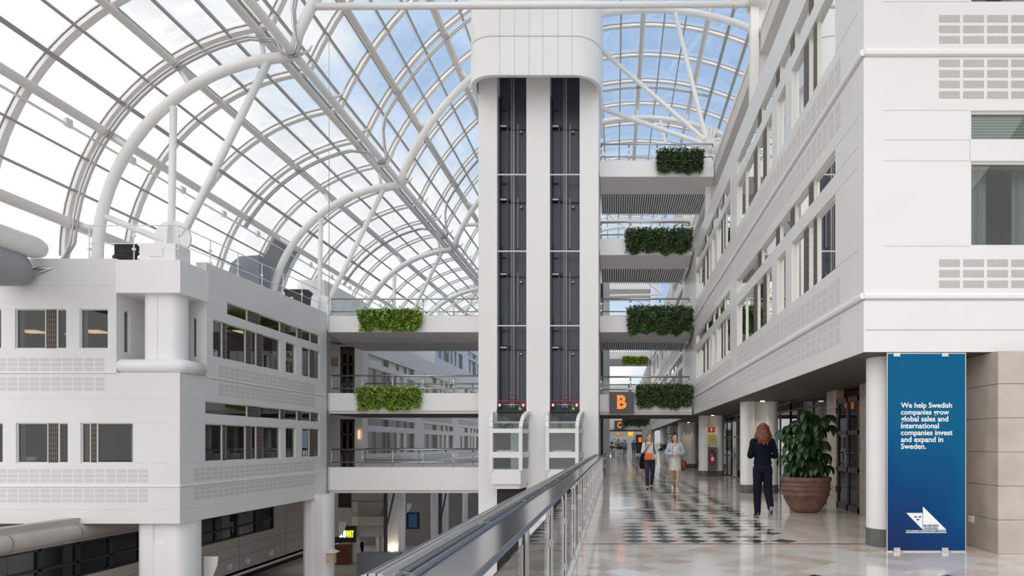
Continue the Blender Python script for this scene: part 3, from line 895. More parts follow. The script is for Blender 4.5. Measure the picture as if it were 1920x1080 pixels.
    # plant tub in the lower left window
    for k, x in enumerate((px(52, 18.9), px(163, 18.9))):
        t_ = thing('window_plant', ['white tub with a leafy plant in the wide lower left window', 'white tub with a small plant behind the narrow lower left pane'][k], 'plant', (x, 19.0, 0.86))
        m_ = MB(); m_.lathe((0, 0, 0), [(0.13, 0), (0.2, 0.16)], 14); m_.build('pot', 'white_print', t_)
        leaves(t_, 'foliage', 120, lambda rd: (rd.gauss(0, 0.16), rd.gauss(0, .05), 0.18 + abs(rd.gauss(0, 0.14))), 0.07, 'leaf', 5 + k)
    # lobby beside the bridge landing
    mb = MB()
    wall_cells(mb, 'Y', YB2, YB2 + 0.3, -14.6, XL, -0.78, 6.0, [(px(638, YB2), px(665, YB2), 3.0, pz(650, YB2)), (px(638, YB2), px(665, YB2), 0.0, pz(786, YB2))])
    mb.box(-14.9, -14.6, 27.8, YB2 + 0.3, -0.78, 6.0)
    mb.box(-14.6, XL - 0.02, 27.9, YB2, 2.8, 3.0); mb.box(-14.6, XL - 0.02, 27.9, YB2, -0.3, 0.0)
    structure(mb.build('wall', 'white'))
    for k, (z0, z1) in enumerate(((3.0, pz(650, YB2)), (0.0, pz(786, YB2)))):
        d = sempty('door_%d' % (k + 2))
        a, b2 = px(638, YB2), px(665, YB2)
        mb = MB(); mb.box(a, a + 0.1, YB2, YB2 + 0.08, z0, z1); mb.box(b2 - 0.1, b2, YB2, YB2 + 0.08, z0, z1); mb.box((a + b2) / 2 - 0.05, (a + b2) / 2 + 0.05, YB2, YB2 + 0.08, z0, z1)
        for q in (0, .38, .70, .96): mb.box(a, b2, YB2, YB2 + 0.08, z0 + (z1 - z0) * q, z0 + (z1 - z0) * q + 0.1)
        mb.build('door_frame', 'brown_louver', d)
        MB().box(a, b2, YB2 + 0.04, YB2 + 0.05, z0, z1).build('pane', 'pane_dark', d)
    # the building goes on beyond the bridges
    W = []
    for o_ in (12.9, 22.4, 31.9, 41.5):
        for zl in LEDGE[:2]: W += wins(o_, zl)
    for o_ in (25.5, 35.0, 44.0): W += wins(o_, LEDGE[2])
    mb = MB()
    wall_cells(mb, 'X', XL - 0.3, XL, YB2 + 0.3, 75, -0.78, 6.6, [q[:4] for q in W if q[2] < 6.6])
    wall_cells(mb, 'X', XL - 0.3, XL, 44.6, 75, 6.6, 9.7, [q[:4] for q in W if q[2] > 6.6])
    mb.box(XL - 3, XL - 0.3, 44.6, 44.9, 6.6, 9.7)
    w3 = structure(mb.build('wall_left_far', 'white_panel'))
    for q in W: window('X', XL, -1, *q)
    for z in LEDGE[:2]: joint('X', XL, 1, YB2 + 0.3, 75, z, w3, 0.04, 'ledge', 'white', 0.03)
    for o_ in (12.9, 22.4, 31.9):
        for z0 in (0.335, -0.20, 3.35, 2.82): vents('X', XL, 1, 19.3 + o_, 27.2 + o_, z0, 3, w3)
    mb = MB(); mb.box(XL - 2.2, XL - 2.1, YB2 + 0.3, 75, 0, 6); mb.box(XL - 2.2, XL - 2.1, 45, 75, 6.3, 9.6); mb.box(XL - 2.2, XL - .3, 45, 75, 9.5, 9.7); mb.box(XL - 2.2, XL - 0.3, YB2 + 0.3, 75, 2.9, 3.1); mb.box(XL - 2.2, XL - 0.3, YB2 + 0.3, 75, -0.3, 0.1)
    structure(mb.build('wall_back', 'room_wall'))
    # wall lamp and notice
    o = MB().tube([(0, 0, 0), (0, 0, 0.42)], 0.06, 8).build('wall_lamp', 'lamp_warm', loc=(px(673, YB2 - .1), YB2 - 0.1, pz(823, YB2)))
    tag(o, 'warm glowing tube lamp on the wall beside the lower bridge door', 'lamp')
    o = MB().box(0, px(634, YB2) - px(621, YB2), -0.03, 0, 0, 0.42).build('notice_board', 'tan_paper', loc=(px(621, YB2), YB2, pz(687, YB2)))
    tag(o, 'small tan notice board on the wall left of the upper bridge door', 'notice')

def leaves(parent, name, n_, fn, size, m, seed, droop=0.5, mats=None, face=None):
    """many small folded leaves in one mesh"""
    rd = random.Random(seed); mb = MB()
    for i in range(n_):
        c = Vector(fn(rd)); s = size * rd.uniform(0.6, 1.25)
        d = Vector((rd.uniform(-1, 1), rd.uniform(-1, 0.5), rd.uniform(-1, 0.6) - droop * 0.3)).normalized()
        s_ = d.cross(Vector((rd.uniform(-.4, .4), -0.3 + rd.uniform(-.5, .5), 1))).normalized(); nrm = s_.cross(d)
        if mats: mb.cur = rd.choice(mats)
        w = s * 0.38
        vs = [c, c + d * s * .45 + s_ * w + nrm * s * .08, c + d * s, c + d * s * .45 - s_ * w + nrm * s * .08, c + d * s * .5 - nrm * 0.02 * s]
        mb.add(vs, [(0, 1, 4), (1, 2, 4), (2, 3, 4), (3, 0, 4)], False)
    return mb.build(name, m, parent)
left_building()

# ------------------------------------------------------------------ glass roof
LC = (-8.95, 6.65); CC = (1.5, 8.3)
def lp(ang, r_): return (LC[0] - r_ * math.cos(R(ang)), LC[1] + r_ * math.sin(R(ang)))
def cp(ang, r_): return (CC[0] + r_ * math.cos(R(ang)), CC[1] + r_ * math.sin(R(ang)))
Y0R, Y1R = -9.6, 76.8
def roof():
    root = sempty('ceiling')
    # glazing
    LA = [0, 8.1, 16.4, 24.7, 33, 41.3, 49.5, 57.8, 65.4, 73, 80.6, 83.4]
    CA = [156.6, 155, 150.5, 145.9, 141.4, 136.8, 132.3, 127.7, 123.2, 118.6, 114.1, 109.5, 105, 100.4, 95.9, 91.3, 86.7, 82.2, 77.6, 73, 68.5, 63.9, 59.3, 54.8, 50.2, 45.5, 41]
    def sheet(pts, y0, y1, name):
        mb = MB(); n_ = len(pts)
        vs = [(p[0], y0, p[1]) for p in pts] + [(p[0], y1, p[1]) for p in pts]
        mb.add(vs, [(i, i + 1, i + 1 + n_, i + n_) for i in range(n_ - 1)])
        return mb.build(name, 'roof_glass', root)
    LG = [(-15.57, 5.9)] + [lp(a, 6.62) for a in LA]
    sheet(LG, Y0R, Y1R, 'glazing'); sheet([cp(a, 12.3) for a in CA], Y0R, Y1R, 'glazing')
    # ribs every 2.4 m
    def ribbon(pts, y, w, th, sub=1):
        """flat bar following pts in the XZ plane, w along Y, th across"""
        mb = MB(); n_ = len(pts); vs = []
        for i, p in enumerate(pts):
            a = pts[max(0, i - 1)]; b2 = pts[min(n_ - 1, i + 1)]
            d = Vector((b2[0] - a[0], 0, b2[1] - a[1])).normalized(); nn = Vector((-d.z, 0, d.x)) * th / 2
            c = Vector((p[0], y, p[1]))
            for (s1, s2) in ((-1, -1), (1, -1), (1, 1), (-1, 1)):
                vs.append(c + nn * s2 + Vector((0, w / 2 * s1, 0)))
        fs = [(0, 1, 2, 3), tuple(reversed([4 * (n_ - 1) + k for k in range(4)]))]
        for i in range(n_ - 1):
            for k in range(4):
                a = 4 * i + k; b2 = 4 * i + (k + 1) % 4
                fs.append((a, a + 4, b2 + 4, b2))
        mb.add(vs, fs)
        return mb
    LR = [(-15.45, 5.9)] + [lp(a, 6.52) for a in [i * 4.17 for i in range(0, 21)]]
    CR = [cp(156.6 - i * 4.2, 12.2) for i in range(0, 28)]
    LRf = [(-15.33, 5.9)] + [lp(a, 6.42) for a in [i * 4.17 for i in range(0, 21)]]
    CRf = [cp(156.6 - i * 4.2, 12.1) for i in range(0, 28)]
    k = 0; y = Y0R
    while y <= Y1R + 0.01:
        r_ = ribbon(LR, y, 0.20, 0.10).build('rib', 'white_steel', root)
        ribbon([lp(a, 6.60) for a in [i * 4.17 for i in range(0, 21)]], y, 0.24, 0.03).build('rib_gasket', 'roof_bar', r_)
        r_ = ribbon(CR, y, 0.20, 0.10).build('rib', 'white_steel', root)
        ribbon([cp(156.6 - i * 4.2, 12.28) for i in range(0, 28)], y, 0.24, 0.03).build('rib_gasket', 'roof_bar', r_)
        y += 2.4
    # glazing bars along the roof
    for a in LA[1:-1]:
        if a in (8.1, 33, 57.8, 80.6): continue
        p = lp(a, 6.52); thick = 0.11 if a == 41.3 else 0.06
        MB().bar((p[0], Y0R, p[1]), (p[0], Y1R, p[1]), thick, 0.12, (math.cos(R(a)) * -1, 0, math.sin(R(a)))).build('glazing_bar', 'roof_bar', root)
    for a in CA[1:]:
        if min(abs(a - q) for q in (145.9, 132.3, 118.6, 105, 91.3, 77.6, 63.9, 50.2)) < 0.2: continue
        p = cp(a, 12.2); wd = 0.14 if a < 75 else 0.06
        MB().bar((p[0], Y0R, p[1]), (p[0], Y1R, p[1]), wd, 0.12, (math.cos(R(a)), 0, math.sin(R(a)))).build('glazing_bar', 'roof_bar', root)
    # round purlins
    for a, rr in ((8.1, 0.15), (33, 0.125), (57.8, 0.105), (80.6, 0.115)):
        p = lp(a, 6.34)
        pl = MB().tube([(p[0], Y0R, p[1]), (p[0], Y1R, p[1])], rr, 12).build('purlin', 'cream_steel', root)
        q = lp(a, 6.56)
        MB().bar((q[0], Y0R, q[1]), (q[0], Y1R, q[1]), 0.16, 0.08, (-math.cos(R(a)), 0, math.sin(R(a)))).build('gutter_strip', 'roof_bar', pl)
        if a == 33:
            q = lp(29.8, 6.42); m_ = MB().bar((q[0], Y0R, q[1]), (q[0], Y1R, q[1]), 0.05, 0.05)
            yy = 1.2
            while yy < 60: m_.box(q[0] - 0.04, q[0] + 0.05, yy, yy + 0.22, q[1] - 0.05, q[1] + 0.16); yy += 2.4
            m_.build('opening_gear', 'white_steel', pl)
    for a in (145.9, 132.3, 118.6, 105, 91.3, 77.6, 63.9, 50.2):
        p = cp(a, 12.02)
        pl = MB().tube([(p[0], Y0R, p[1]), (p[0], Y1R, p[1])], 0.12, 12).build('purlin', 'cream_steel', root)
        q = cp(a, 12.22)
        MB().bar((q[0], Y0R, q[1]), (q[0], Y1R, q[1]), 0.16, 0.07, (math.cos(R(a)), 0, math.sin(R(a)))).build('gutter_strip', 'booth_grey', pl)
    # valley
    v = MB().tube([(-9.08, Y0R, 12.38), (-9.08, Y1R, 12.38)], 0.125, 14).build('valley_tube', 'white_steel', root)
    MB().bar((-9.68, Y0R, 13.17), (-9.68, Y1R, 13.17), 0.14, 0.05).build('valley_gutter', 'white_steel', v)
    yy = Y0R + 2.4; m_ = MB()
    while yy < Y1R:
        m_.tube([(-9.08, yy + 0.2, 12.4), (-8.72, yy + 0.2, 12.55), (-8.62, yy + 0.2, 12.70)], [0.05, 0.04, 0.02], 7)
        m_.tube([(-9.2, yy, 12.45), (-9.62, yy, 13.1)], 0.05, 7)
        yy += 2.4
    m_.build('lamp_arm', 'white_steel', v)
    # solid grey bay low in the left vault
    pts = [(-15.50, 5.9)] + [lp(a, 6.46) for a in range(0, 33, 4)]
    mb = MB(); n_ = len(pts)
    for y0, y1 in ((29.0, 31.0),):
        inner = pts; outer = [(-15.60, 5.9)] + [lp(a, 6.56) for a in range(0, 33, 4)]
        mb.poly_y(inner + outer[::-1], y0, y1)
    mb.build('solid_bay', 'gray_curve', root)
    # end frames
    return root
ROOF = roof()

def arches():
    lab = ['nearest white tubular roof arch, mostly above the view', 'large white tubular roof arch springing from the front corner of the left building', 'second white tubular roof arch, meeting the valley tube left of the lift tower',
           'third white tubular roof arch, low beside the lift tower', 'fourth white tubular roof arch in the distance', 'fifth white tubular roof arch in the distance', 'farthest white tubular roof arch']
    for k in range(1, 7):
        y = 9.6 + 9.6 * k
        t_ = thing('roof_arch', lab[k], 'arch', (0, y, 0))
        pts = [(-14.75, 0, 6.1)] + [(lp(a, 5.62)[0], 0, lp(a, 5.62)[1]) for a in range(0, 90, 5)] + [(-9.05, 0, 12.3)]
        MB().tube(pts, 0.145, 14).build('left_arch_tube', 'white_steel', t_)
        pts = [(-9.05, 0, 12.3)] + [(cp(a, 11.4)[0], 0, cp(a, 11.4)[1]) for a in range(156, 59, -4)]
        MB().tube(pts, 0.145, 14).build('main_arch_tube', 'white_steel', t_)
        if k == 0:
            continue
        # column head and its struts
        m_ = MB(); m_.tube([(-12.45, 0, 7.55), (-12.45, 0, 7.7)], 0.05, 10)
        q = lp(52, 5.62)
        m_.tube([(q[0] - 0.08, 0, 7.25), (q[0] - 0.08, 0, 7.6), (q[0] - 0.02, 0, 10.85)], [0.03, 0.095, 0.095], 10); m_.build('strut', 'white_steel', t_)
        q = lp(82, 5.62)
        MB().tube([(-12.2, 0, 7.2), (-12.0, 0, 7.6), (q[0], 0, q[1])], [0.03, 0.10, 0.10], 10).build('strut', 'white_steel', t_)
        q = lp(12, 5.62)
        MB().tube([(-12.6, 0, 7.05), (-12.95, 0, 7.2), (q[0], 0, q[1])], [0.03, 0.09, 0.09], 10).build('strut', 'white_steel', t_)
        m_ = MB(); cc = (-12.45, 7.15)
        m_.poly_y([(cc[0] + 0.52 * math.cos(R(a)), cc[1] + 0.52 * math.sin(R(a))) for a in range(-20, 201, 20)] + [(cc[0] - 0.3, 6.78), (cc[0] + 0.35, 6.78)], -0.03, 0.03)
        m_.poly_x([(-0.35, 6.7), (0.35, 6.7), (0.25, 7.5), (-0.25, 7.5)], cc[0] - 0.03, cc[0] + 0.03)
        m_.lathe((cc[0], 0, 6.3), [(0.30, 0), (0.25, 0.5)], 16)
        m_.build('gusset_plate', 'white', t_)
        # stubs to the purlins
        for a in (8.1, 33, 57.8, 80.6):
            p = lp(a, 5.65); q = lp(a, 6.3); MB().tube([(p[0], 0, p[1]), (q[0], 0, q[1])], 0.07, 8).build('purlin_stub', 'white_steel', t_)
        for a in (145.9, 132.3, 118.6, 105, 91.3, 77.6, 63.9):
            p = cp(a, 11.4); q = cp(a, 12.0); MB().tube([(p[0], 0, p[1]), (q[0], 0, q[1])], 0.07, 8).build('purlin_stub', 'white_steel', t_)
        if k == 1:
            MB().tube([(-8.52, 0, 13.68), (3.9, 0, 13.75)], 0.095, 12).build('tie_tube', 'white_steel', t_)
        else:
            # ties from the pier on the right
            n0 = (3.95, 0, 13.95)
            q = cp(85, 11.4)
            m_ = MB().tube([n0, (3.8, 0, 14.3), (q[0], 0, q[1])], [0.04, 0.10, 0.10], 10); m_.build('strut', 'white_steel', t_)
            if k == 2:
                m_ = MB().tube([n0, (3.7, 0, 14.25), (-0.66, 0, 18.05)], [0.04, 0.10, 0.10], 10); m_.build('strut', 'white_steel', t_)
                MB().tube([n0, (3.5, 0, 14.1), (-0.66, 0, 15.55)], [0.04, 0.10, 0.10], 10).build('strut', 'white_steel', t_)
            else:
                q = cp(110, 11.4)
                MB().tube([n0, (3.7, 0, 14.25), (q[0], 0, q[1])], [0.04, 0.10, 0.10], 10).build('strut', 'white_steel', t_)
                MB().tube([(-8.52, 0, 13.68), n0], 0.095, 12).build('tie_tube', 'white_steel', t_)
    # paired conduits following three ribs
    lab = ['paired steel conduits curving over the large arch and down onto the left building', 'paired steel conduits curving along the vault over the second arch', 'paired steel conduits along a distant rib']
    for k, y in enumerate((19.05, 26.4, 36.0)):
        t_ = thing('conduit_pair', lab[k], 'pipe', (0, y, 0))
        for dy in (-0.07, 0.07):
            pts = []
            if k == 0:
                yf = -(19.05 - 18.38)
                pts += [(-17.6, yf, 5.72 + dy * .9), (-16.4, yf, 5.9 + dy * .9), (-15.6, yf, 6.05 + dy * .9), (-15.25, yf * .8, 6.15), (-15.15, yf * .4 + dy * .5, 6.5), (-15.15, dy, 7.0)]
            pts += [(lp(a, 6.2)[0], dy, lp(a, 6.2)[1]) for a in range(6 if k == 0 else 30, 82, 4)]
            pts += [(-9.45, dy, 12.62), (-9.30, dy, 12.30), (-9.12, dy, 12.20), (-8.94, dy, 12.26), (-8.86, dy, 12.5), (-8.95, dy, 13.0), (-8.99, dy, 13.5)]
            pts += [(cp(a, 11.88)[0], dy, cp(a, 11.88)[1]) for a in range(151, 70, -3)]
            MB().tube(pts, 0.04, 8).build('conduit', 'steel', t_)
arches()

# ------------------------------------------------------------------ terrace things on the left building
def rail_run(name, label, cat, pts, h, post_step, r_=0.022, mids=(), glass=False, m='white_steel', dark_top=False, group=None, post_top=None):
    """railing along a polyline of floor points; parts: handrail, posts, mid rails, glass"""
    t_ = thing(name, label, cat, pts[0], 0, group)
    P = [Vector(p) - Vector(pts[0]) for p in pts]
    MB().tube([p + Vector((0, 0, h)) for p in P], r_, 8).build('handrail', m, t_)
    for z in mids: MB().tube([p + Vector((0, 0, z)) for p in P], r_ * 0.7, 6).build('mid_rail', m if not dark_top else 'steel_dark', t_)
    for i in range(len(P) - 1):
        d = P[i + 1] - P[i]; n_ = max(1, round(d.length / post_step))
        for j in range(n_ + (1 if i == len(P) - 2 else 0)):
            p = P[i] + d * (j / n_)
            m_ = MB().tube([p, p + Vector((0, 0, h))], r_ * 0.9, 6)
            for z in (0.35 * h, 0.72 * h): m_.box(p.x - 0.03, p.x + 0.03, p.y - 0.04, p.y + 0.04, z - 0.03, z + 0.03)
            m_.build('post', m, t_)
        if glass:
            g = MB(); a = P[i]; b2 = P[i + 1]
            g.add([a + Vector((0, 0, .05)), b2 + Vector((0, 0, .05)), b2 + Vector((0, 0, h * .82)), a + Vector((0, 0, h * .82))], [(0, 1, 2, 3)])
            g.build('glass_panel', 'rail_glass', t_)
    return t_
rail_run('terrace_railing', 'thin white tube railing around the edge of the left roof terrace', 'railing',
         [(-14.45, 18.75, 6.38), (-12.0, 18.75, 6.38), (-12.0, 27.6, 6.6)], 1.0, 1.5, 0.016, (0.5,))

def terrace_things():
    # big round duct
    t_ = thing('roof_duct', 'huge round white duct running along the eaves at far left, ending above the facade', 'duct', (-15.6, 18.3, 6.1))
    MB().tube([(0, -9, 0.55), (0, 0, 0.55), (0, 0.2, 0.55)], [0.30, 0.30, 0.24], 20).build('upper_pipe', 'white_steel', t_)
    MB().tube([(-0.45, -9, -0.02), (-0.45, -0.6, -0.02), (-0.42, -0.1, 0.02), (-0.4, 0.0, 0.1)], [0.60, 0.60, 0.52, 0.30], 24).build('lower_pipe', 'gray_curve', t_)
    # black office chair with its back to us
    t_ = thing('office_chair', 'black padded office chair lying on the terrace behind the parapet', 'chair', (-14.2, 19.95, 6.38))
    m_ = MB()
    for j in range(3): m_.ell((-0.16 + 0.06 * j, 0.05 * j, 0.44 + 0.16 * j), 0.36, 0.10, 0.115, Matrix.Rotation(R(5), 3, 'Y'), 16, 10)
    m_.box(-0.44, 0.20, -0.02, 0.06, 0.38, 0.86)
    fuse(m_.build('backrest', 'black', t_), 0.012, 1)
    m_ = MB(); m_.ell((0.15, 0.1, 0.27), 0.52, 0.3, 0.09); m_.ell((0.40, 0.1, 0.33), 0.16, 0.26, 0.12); fuse(m_.build('seat', 'black', t_), 0.015, 1)
    MB().tube([(0, 0, 0), (0, 0, 0.25)], 0.03, 8).build('gas_lift', 'black', t_)
    m_ = MB()
    for q in range(5):
        a = q * 2 * PI / 5; m_.tube([(0, 0, 0.08), (0.45 * math.cos(a), 0.45 * math.sin(a), 0.035)], [0.03, 0.018], 6)
    m_.build('star_base', 'black', t_)
    for s in (-1, 1):
        MB().tube([(s * 0.36, 0, 0.28), (s * 0.4, 0.02, 0.5), (s * 0.36, 0.2, 0.52)], 0.022, 6).build('armrest', 'black', t_)
    # wheelie bin
    t_ = thing('wheelie_bin', 'dark grey wheeled bin standing on the terrace near the footbridge end', 'bin', (px(557, 26.8), 26.9, 6.38))
    m_ = MB(); vs = []
    for z, w, d in ((0.08, 0.31, 0.26), (0.95, 0.38, 0.34)):
        vs += [(-w, -d, z), (w, -d, z), (w, d, z), (-w, d, z)]
    m_.add(vs, [(3, 2, 1, 0), (4, 5, 6, 7), (0, 1, 5, 4), (1, 2, 6, 5), (2, 3, 7, 6), (3, 0, 4, 7)]); m_.box(-0.4, 0.4, -0.36, 0.36, 0.9, 0.96)
    m_.build('body', 'bin_plastic', t_)
    m_ = MB(); m_.poly_x([(-0.40, 0.96), (0.38, 0.96), (0.38, 1.0), (0, 1.06), (-0.40, 1.0)], -0.42, 0.42); m_.build('lid', 'bin_plastic', t_)
    m_ = MB(); m_.tube([(-0.38, 0.25, 0.09), (-0.30, 0.25, 0.09)], 0.09, 12); m_.build('wheel', 'black', t_)
    m_ = MB(); m_.tube([(0.30, 0.25, 0.09), (0.38, 0.25, 0.09)], 0.09, 12); m_.build('wheel', 'black', t_)
    MB().box(-0.16, -0.05, -0.33, -0.322, 0.55, 0.72).build('sticker', 'yellow_paper', t_)
    # curved grey booth
    t_ = thing('roof_booth', 'rounded grey booth with glazed front standing on the terrace under the vault', 'booth', (px(457, 27.5), 27.5, 6.38))
    w = 0.62
    prof = [(-w, 0), (-w, 1.9), (-w + .12, 2.3), (-w + .45, 2.55), (w, 2.6), (w, 0)]
    m_ = MB(); m_.poly_y([(-w, 1.45), (-w, 1.9), (-w + .12, 2.3), (-w + .45, 2.55), (w, 2.6), (w, 1.45)], 0, 0.9); m_.build('hood', 'booth_grey', t_)
    m_ = MB(); m_.box(-w, -w + .06, 0, .9, 0, 1.45); m_.box(w - .06, w, 0, .9, 0, 1.45); m_.box(-0.1, -0.04, 0, .06, 0, 1.45); m_.box(-w, w, 0, .06, 0.7, .76); m_.build('frame', 'booth_grey', t_)
    m_ = MB(); m_.add([(-w, 0.03, 0), (w, 0.03, 0), (w, 0.03, 1.45), (-w, 0.03, 1.45)], [(0, 1, 2, 3)]); m_.build('glass', 'lift_glass', t_)
    # pale plant room further along
    o = MB(); o.box(-15.2, -13.2, 38.5, 60, 6.3, 9.0); o.box(-15.2, -13.9, 32.6, 38.5, 6.3, 9.2)
    structure(o.build('wall', 'room_wall')).data.materials[0] = MAT['white']
terrace_things()

# ------------------------------------------------------------------ lift tower
def tower():
    YT = 26.5
    t_ = thing('lift_tower', 'tall white lift tower with two dark shafts in the middle of the atrium', 'tower', (-2.99, YT, ZLOW))
    ox, oz = 2.99, -ZLOW
    def bx(m_, x0, x1, y0, y1, z0, z1): m_.box(x0 + ox, x1 + ox, y0 - YT, y1 - YT, z0 + oz, z1 + oz)
    XA, XB = -5.32, -0.66
    sh = ((-4.60, -3.46), (-2.55, -1.39))
    ZT = 21.0
    m_ = MB(); bx(m_, XA, sh[0][0], YT, 30.4, ZLOW, ZT); bx(m_, sh[0][1], sh[1][0], YT, 30.4, ZLOW, ZT); bx(m_, sh[1][1], XB, YT, 30.4, ZLOW, ZT)
    m_.build('pillar', 'white', t_)
    m_ = MB()
    for a, b2 in sh: bx(m_, a, b2, 27.15, 30.4, ZLOW, ZT)
    m_.build('shaft_back', 'navy_shaft', t_)
    # details within each shaft, repeated at every storey
    for si, (a, b2) in enumerate(sh):
        def one(name, m, *boxes):
            for q in boxes:
                w_ = MB(); bx(w_, *q); w_.build(name, m, t_)
        c = (a + b2) / 2
        one('shaft_lining', 'navy_shaft', (a, a + 0.05, 26.8, 27.15, -0.3, 15.0), (a + 0.30, a + 0.35, 27.02, 27.15, -0.3, 15.0), (b2 - 0.03, b2, 26.8, 27.15, -0.3, 15.0))
        for z in (5.25, 8.15, 11.10, 14.0):
            one('landing_sill', 'navy_dark', (a + 0.05, a + 0.42, 27.0, 27.14, z - 0.12, z + 0.02), (a + 0.05, b2, 27.10, 27.16, z - 0.16, z - 0.13), (a + 0.08, a + 0.10, 27.05, 27.14, z + .05, z + 1.1), (a + 0.05, a + 0.32, 27.08, 27.15, z + 0.60, z + 0.63))
        for z in (5.97, 8.87, 11.85): one('cross_bar', 'cream_steel', (a, b2, YT + 0.05, YT + 0.10, z - 0.022, z + 0.022))
        for z in (5.25, 8.15, 11.10, 14.0): one('cross_bar', 'cream_steel', (a + 0.06, a + 0.30, 26.95, 27.0, z - 0.10, z - 0.05))
        for dx in (-0.05, 0.02, 0.05): MB().tube([(c + dx + ox, 0.3, oz + 2.7), (c + dx + ox, 0.3, oz + 16.3)], 0.013, 6).build('hoist_cable', 'roof_bar', t_)
        for z0 in (3.1, 6.2, 9.15, 12.1): one('guide_rod', 'roof_bar', (c + 0.15, c + 0.18, 27.05, 27.1, z0, z0 + 1.95))
        for z in (4.9, 7.75, 10.72, 13.7): one('shaft_lamp', 'roof_bar', (c + 0.24, c + 0.34, 27.0, 27.1, z, z + 0.06))
    # cap with rounded front corners
    def rr(x0, x1, y0, y1, r_, N=8):
        pts = []
        for (cx, cy, a0) in ((x0 + r_, y0 + r_, 180), (x1 - r_, y0 + r_, 270)):
            for k in range(N + 1):
                a = R(a0 + 90 * k / N); pts.append((cx + r_ * math.cos(a), cy + r_ * math.sin(a)))
        pts += [(x1, y1), (x0, y1)]
        return pts
    CX0, CX1, CY0 = -5.53, -0.55, 25.25
    out = [(p[0] + ox, p[1] - YT) for p in rr(CX0, CX1, CY0, 30.5, 1.0)]
    inn = [(p[0] + ox, p[1] - YT) for p in rr(CX0 + 0.16, CX1 - 0.16, CY0 + 0.16, 30.3, 0.86)]
    z0, z1 = 15.02 + oz, 21.3 + oz
    m_ = MB(); n_ = len(out)
    m_.add([(p[0], p[1], z0) for p in out] + [(p[0], p[1], z1) for p in out], [(i, (i + 1) % n_, (i + 1) % n_ + n_, i + n_) for i in range(n_)], False)
    m_.add([(p[0], p[1], z0) for p in inn] + [(p[0], p[1], z1) for p in inn], [(i + n_, (i + 1) % n_ + n_, (i + 1) % n_, i) for i in range(n_)], False)
    m_.add([(p[0], p[1], z0) for p in out] + [(p[0], p[1], z0) for p in inn], [(i + n_, (i + 1) % n_ + n_, (i + 1) % n_, i) for i in range(n_)], False)
    m_.add([(p[0], p[1], z1) for p in out], [tuple(range(n_))])
    # ceiling inside the cap
    m_.add([(p[0], p[1], z0 + 0.9) for p in inn], [tuple(range(n_ - 1, -1, -1))])
    cap = m_.build('cap', 'white', t_)
    m_ = MB()
    o2 = [(p[0] + ox, p[1] - YT) for p in rr(CX0 - 0.004, CX1 + 0.004, CY0 - 0.004, 30.5, 1.0)]
    zj = pz(69, 25.3) + oz
    m_.add([(p[0], p[1], zj - 0.02) for p in o2] + [(p[0], p[1], zj + 0.01) for p in o2], [(i, i + 1, i + 1 + n_, i + n_) for i in range(n_ - 1)])
    for xx in (937, 965, 992, 1018, 1046, 1072):
        X = px(xx, 25.25) + ox; m_.box(X - 0.006, X + 0.006, CY0 - YT - 0.004, CY0 - YT + 0.02, z0, z1)
    m_.build('cap_joint', 'joint', cap)
    # dark doorway openings low down
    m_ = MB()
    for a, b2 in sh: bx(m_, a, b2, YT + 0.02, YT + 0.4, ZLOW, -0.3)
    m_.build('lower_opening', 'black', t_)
    m_ = MB(); bx(m_, XA - 0.35, XB, YT - 0.6, YT + 0.3, -2.05, -1.6)
    m_.build('canopy', 'white', t_)
tower()

